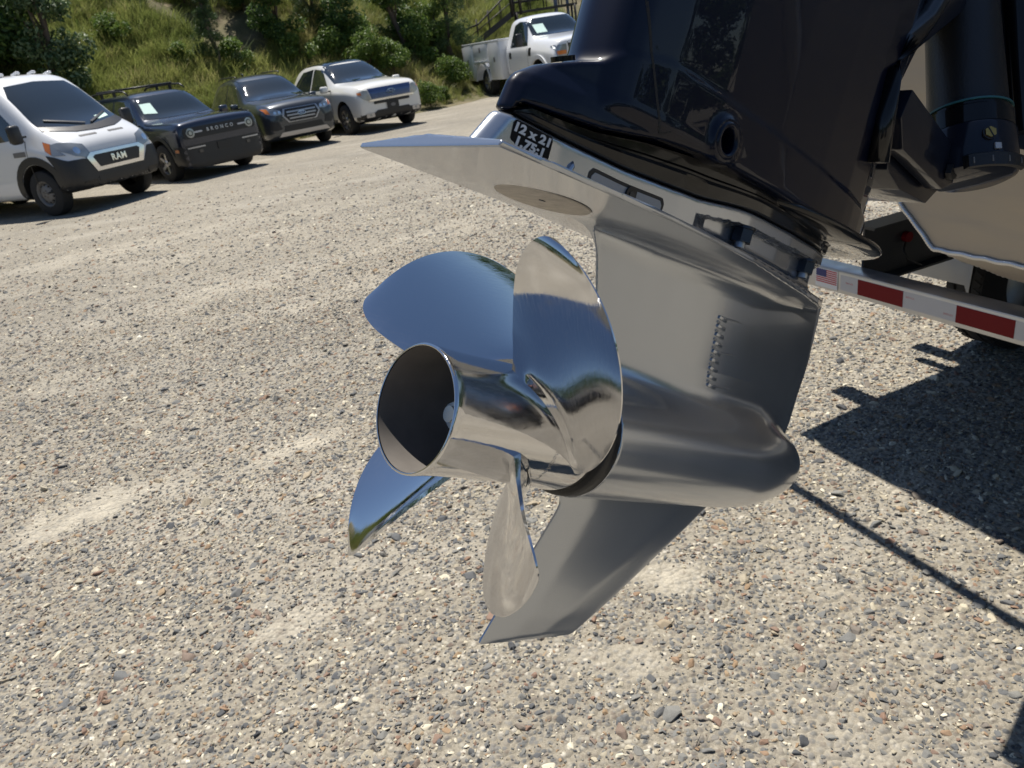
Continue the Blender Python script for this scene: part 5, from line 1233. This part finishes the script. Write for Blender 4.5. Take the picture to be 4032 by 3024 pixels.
def limbs_mesh(name, h, tips, r0=.09, k=0, lean=0.):
    rr = np.random.default_rng(k); bm = bmesh.new()
    tr = [(lean*h*i/6+.04*h*math.sin(i*1.3+k)*(i > 0), .03*h*math.cos(i*1.7+k)*(i > 0), h*.92*i/6) for i in range(7)]
    tube_bm(bm, tr, [r0*(1-.8*i/6) for i in range(7)], 7)
    for tx, ty, tz in tips:
        i = min(5, max(1, int(6*tz/h*.65))); a = Vector(tr[i]); e = Vector((tx, ty, tz)); m_ = a.lerp(e, .5)+Vector((0, 0, .06*h))
        tube_bm(bm, [a, m_, e], [r0*.35, r0*.2, r0*.06], 5)
    me = bpy.data.meshes.new(name); bm.to_mesh(me); bm.free(); me.materials.append(MT['bark'])
    me.polygons.foreach_set('use_smooth', [True]*len(me.polygons)); return me
def clumps(k, n, h0, h1, rx, rc, top=.5):
    rr = np.random.default_rng(k); c = []; r = []
    for i in range(n):
        t = rr.uniform(); z = h0+(h1-h0)*t; a = rr.uniform(0, 6.28); rad = rx*(1-abs(t-.4)*top*1.6)*rr.uniform(.2, 1)
        c.append((rad*math.cos(a), rad*math.sin(a), z)); r.append(rc*rr.uniform(.6, 1.25))
    return c, r
PROTO = {}
def proto(key, h, rx, n, rc, nl, size, m_, k, base=.12, aspect=.5, cone=False, droop=0., r0=None):
    if cone:
        rr = np.random.default_rng(k); c = []; r = []
        for i in range(n):
            t = rr.uniform()**.8; a = rr.uniform(0, 6.28); rad = rx*(1-t)*rr.uniform(.25, 1)+.05; c.append((rad*math.cos(a), rad*math.sin(a), h*(base+(1-base)*t))); r.append(rc*(1.1-.6*t))
    else: c, r = clumps(k, n, h*base+rc*.5, h-rc*.5, rx, rc)
    PROTO[key] = (leaves_mesh(key+'_crown', c, r, nl, size, k, LEAF[m_], aspect, droop), limbs_mesh(key+'_trunk', h, c[:9], r0 or .03*h+.01, k), h)
proto('broad', 5.2, 1.7, 34, .62, 9000, .085, 'dark', 11)
proto('broad2', 4.4, 1.5, 30, .55, 8000, .080, 'dark', 23)
proto('young', 4.0, .95, 26, .42, 5200, .075, 'gloss', 31)
proto('pine', 4.4, 1.25, 60, .34, 9000, .075, 'pine', 41, .08, .16, True)
proto('pine2', 3.6, 1.05, 50, .30, 8000, .07, 'pine', 47, .08, .16, True)
proto('shrub', 1.5, .75, 18, .34, 3000, .060, 'bright', 53, .15)
proto('shrub2', 1.2, .8, 16, .32, 2600, .070, 'bright', 59, .2, .35)
proto('sumac', 2.2, .9, 22, .36, 3600, .085, 'bright', 61, .35, .3, False, .5)
def plant(name, key, x, y, s, rot, label, cat, group):
    cr, tr, h = PROTO[key]; z = float(hill_h(np.array([x]), np.array([y]))[0])
    t = thing(name, label, cat, (x, y, z-.04*s), rot, group); t.scale = (s, s, s*1.0)
    for nm, me in (('trunk', tr), ('crown', cr)):
        o = bpy.data.objects.new(nm, me); link(o, t)
    return t
G1, G2 = 'trees on the hillside', 'shrubs on the hillside'

# where each stands on the slope: kind, x, y, scale
for i, (key, x, y, s, lab) in enumerate([
    ('broad', -11.9, 21.9, .92, 'dense dark broadleaf tree at the left edge above the van roof'),
    ('broad2', -12.4, 23.4, .80, 'dark broadleaf tree upslope behind the slim young tree'),
    ('young', -10.2, 21.6, .90, 'slim young tree with pale glinting leaves behind the white van'),
    ('pine', -7.40, 25.95, .62, 'dark young pine standing alone above the dark grey crossover'),
    ('broad2', -5.95, 28.7, .66, 'dark bushy tree upslope above the crossover roof'),
    ('broad', -4.05, 29.5, .62, 'dark bushy tree upslope above the pearl white suv'),
    ('broad2', -2.10, 30.5, .80, 'dark bushy tree upslope between the pearl suv and the truck'),
    ('pine2', -.30, 31.1, 1.05, 'green pine close behind the tail of the service truck'),
    ('broad2', -9.0, 29.9, .52, 'dark tree shading the bare earth patch at the top'),
    ('broad', -10.0, 28.3, .42, 'dark tree at the top edge left of the bare earth patch'),
    ('pine2', -4.95, 30.3, .70, 'small pine at the top edge between two bushy trees'),
    ('broad2', -7.1, 29.9, .55, 'low dark tree at the top edge above the young pine')]):
    plant('pine_tree' if 'pine' in key else 'broadleaf_tree', key, x, y, s, i*1.7, lab, 'tree', G1)
for i, (key, x, y, s, lab) in enumerate([
    ('sumac', -3.12, 27.92, .56, 'bright green sumac shrub just behind the pearl white suv roof'),
    ('sumac', -2.25, 27.8, .50, 'bright green sumac shrub right of the pearl white suv roof'),
    ('sumac', -.80, 31.0, .72, 'tall bright sumac shrub left of the service truck bed'),
    ('shrub2', -4.54, 28.38, .72, 'spreading shrub upslope above the pearl suv windscreen'),
    ('shrub', -10.12, 22.29, .33, 'small shrub between the van and the boxy suv roof rails'),
    ('shrub2', -1.17, 26.08, .52, 'low weedy shrub at the gravel edge right of the pearl suv'),
    ('shrub', -7.04, 26.61, .62, 'green shrub beside the lone young pine'),
    ('shrub', -1.54, 29.8, .75, 'rounded shrub on the slope between suv and truck'),
    ('shrub2', -.32, 28.81, .68, 'shrub in the shade behind the truck tailboard'),
    ('shrub', -8.23, 25.3, .40, 'small shrub in the long grass above the boxy suv'),
    ('shrub2', -10.08, 25.43, .60, 'spreading shrub halfway up the open grass slope'),
    ('shrub', -5.5, 28.0, .55, 'shrub in the grass above the crossover bonnet'),
    ('shrub2', -3.54, 28.94, .75, 'shrub under the bushy trees above the pearl suv'),
    ('shrub', -.75, 26.7, .26, 'small weed clump on bare dirt left of the truck wheel')]):
    plant('shrub', key, x, y, s*1.3, i*2.1, lab, 'shrub', G2)
# the wood on the far side of the lot, behind the photographer, mirrored in the polished metal
n = 46; a = R(182)+np.linspace(0, R(176), n); rr_ = rng.uniform(38, 52, n)
tw = scatter('treeline', np.stack([rr_*np.cos(a), rr_*np.sin(a), 0*a-.2], 1), np.stack([0*a, 0*a, rng.uniform(0, 6.28, n)], 1), np.repeat(rng.uniform(1.3, 2.2, n)[:, None], 3, 1), rng.integers(0, 2, n), 0*a, [(PROTO['broad'][0].copy(), LEAF['dark']), (PROTO['broad2'][0].copy(), LEAF['dark'])])
tw['label'] = 'line of dark broadleaf trees across the lot'
# long grass: tufts instanced over the slope
def tuft_mesh(name, k, n, h, spread, wd):
    rr = np.random.default_rng(k); v = []; f = []
    for i in range(n):
        a = rr.uniform(0, 6.28); r = spread*rr.uniform(0, 1)**.6; bx_, by_ = r*math.cos(a), r*math.sin(a); la = a+rr.normal(0, .8); L = h*rr.uniform(.5, 1.1); le = rr.uniform(.15, .75)*L; w = wd*rr.uniform(.7, 1.3)
        ox, oy = -math.sin(la)*w, math.cos(la)*w; q = len(v)
        for t, ww in ((0, 1), (.55, .8), (1, .08)):
            x, y, z = bx_+math.cos(la)*le*t*t, by_+math.sin(la)*le*t*t, L*(t-.25*t*t); v += [(x-ox*ww, y-oy*ww, z), (x+ox*ww, y+oy*ww, z)]
        f += [(q, q+1, q+3, q+2), (q+2, q+3, q+5, q+4)]
    return pydata(name, v, f)
grass_mat = tint_material('long_grass', [(0, (.085, .12, .028)), (.3, (.165, .205, .055)), (.6, (.26, .28, .085)), (.82, (.34, .31, .14)), (1, (.43, .36, .21))], .6, 4, .3, .4)
tufts = [(tuft_mesh('tuft_%d' % k, 70+k, 40, [.48, .62, .38, .78][k], [.28, .24, .32, .18][k], .0075), grass_mat) for k in range(4)]
n = 90000
t = rng.uniform(-24, 14, n); s = rng.uniform(.15, 19, n)
x = FOOT[0]+t*U[0]+s*NRM[0]; y = FOOT[1]+t*U[1]+s*NRM[1]; fs_ = foot_s(x, y)
bare = np.clip(1.7-((x+8.6)/1.9)**2-((y-28.9)/1.3)**2, 0, 1)+np.clip(1.5-((x+7.3)/1.1)**2-((y-28.4)/1.5)**2, 0, 1)
thin = np.clip((t-2.)/3., 0, .8)*np.clip(1-fs_/5., 0, 1)
field = hnoise(x*1.3, y*1.3)
k = (fs_ > .1) & (rng.uniform(size=n) > np.maximum(bare*.93, thin)) & (rng.uniform(size=n) < np.clip(.75+.3*field, .35, 1)) & (np.abs(np.arctan2(x, y)) < R(47)) & (np.clip(fs_*.9, .25, 1) > rng.uniform(size=n))
x, y, fs_, field = x[k], y[k], fs_[k], field[k]; n = len(x)
sc = rng.uniform(.45, 1.05, n)*np.clip(.4+fs_*.25, .4, 1)*(1+.2*field)
tint = np.clip(.42+.22*hnoise(x*.8+3, y*.8)+rng.normal(0, .16, n), 0, 1)
grass = scatter('grass', np.stack([x, y, hill_h(x, y)-.02], 1), np.stack([rng.normal(0, .15, n), rng.normal(0, .15, n), rng.uniform(0, 6.28, n)], 1), np.stack([sc, sc, sc*rng.uniform(.8, 1.2, n)], 1), rng.integers(0, 4, n), tint, tufts)
grass['label'] = 'long green and straw grass over the hillside'
# ------------------------------------------------------------------ iron stairs and posts behind the truck
def hh(x, y): return float(hill_h(np.array([x]), np.array([y]))[0])
st = thing('iron_staircase', 'black iron stairs with railing and landing behind the service truck', 'stairs', (.3, 33.0, 0))
I = MT['iron']
def tb(name, pts, r, parent=st, m_=I):
    bm = bmesh.new(); tube_bm(bm, pts, r, 8); return obj(name, bm, m_, parent)
x0, z0, x1, z1 = .05, 1.55, 2.05, 2.62
for y in (0., .95):
    bm = bmesh.new(); L = math.hypot(x1-x0, z1-z0); bm_box(bm, ((x0+x1)/2, y, (z0+z1)/2), (L, .05, .20), Matrix.Rotation(-math.atan2(z1-z0, x1-x0), 4, 'Y')); sharp(obj('stringer', bm, I, st))
    tb('handrail', [(x0+.05, y, z0+.75), (x0+.55, y, z0+.86), (x1, y, z1+.80), (x1+.2, y, z1+.78)], .028)
    for k in range(5):
        t = k/4; tb('baluster', [(x0+(x1-x0)*t, y, z0+(z1-z0)*t), (x0+(x1-x0)*t, y, z0+.78+(z1-z0)*t)], .018)
    tb('middle_rail', [(x0+.1, y, z0+.42), (x1, y, z1+.40)], .018)
for k in range(7):
    t = (k+.5)/7; box('tread', (x0+(x1-x0)*t, .475, z0+.04+(z1-z0)*t), (.26, .90, .035), I, st)
deck = box('landing', (3.3, .475, 2.60), (2.5, 1.0, .07), I, st)
for y in (0., .95):
    for z in (2.98, 3.36): tb('landing_rail', [(2.05, y, z), (4.55, y, z-.02)], .026)
    for x in (2.08, 2.72, 3.35, 3.95, 4.52): tb('rail_post', [(x, y, 2.6), (x, y, 3.38)], .022)
    for x in (2.15, 4.45): tb('landing_leg', [(x, y, hh(x+.3, 33+y)-.1), (x, y, 2.6)], .045)
for x in (1.98, 2.32): tb('stair_post', [(x, 0, 2.5), (x, 0, 4.2)], .06)
GP = 'grey posts behind the truck'
for x, y, r, h, lab in ((4.04, 33.25, .075, 4.6, 'slimmer grey post rising behind the landing rail'), (4.52, 33.35, .06, 4.4, 'dark grey post beside the slimmer one behind the landing rail'), (5.36, 33.0, .12, 4.6, 'stout grey post nearest the motor housing beyond the truck')):
    z = hh(x, y); o = sharp(obj('post', revolve([(0, 0), (0, r), (h, r), (h+.03, r*.8), (h+.03, 0)], 'z', 20), MT['post'], loc=(x, y, z-.05))); tag(o, lab, 'post', GP)
pk = thing('picket_fence', 'dark iron picket fence panel beside the stout grey post', 'fence', (4.95, 33.1, hh(4.95, 33.1)))
for z in (.25, 1.25): tb('fence_rail', [(-.42, 0, z), (.36, 0, z)], .02, pk)
for k in range(8): tb('picket', [(-.40+k*.105, 0, .05), (-.40+k*.105, 0, 1.4)], .011, pk)
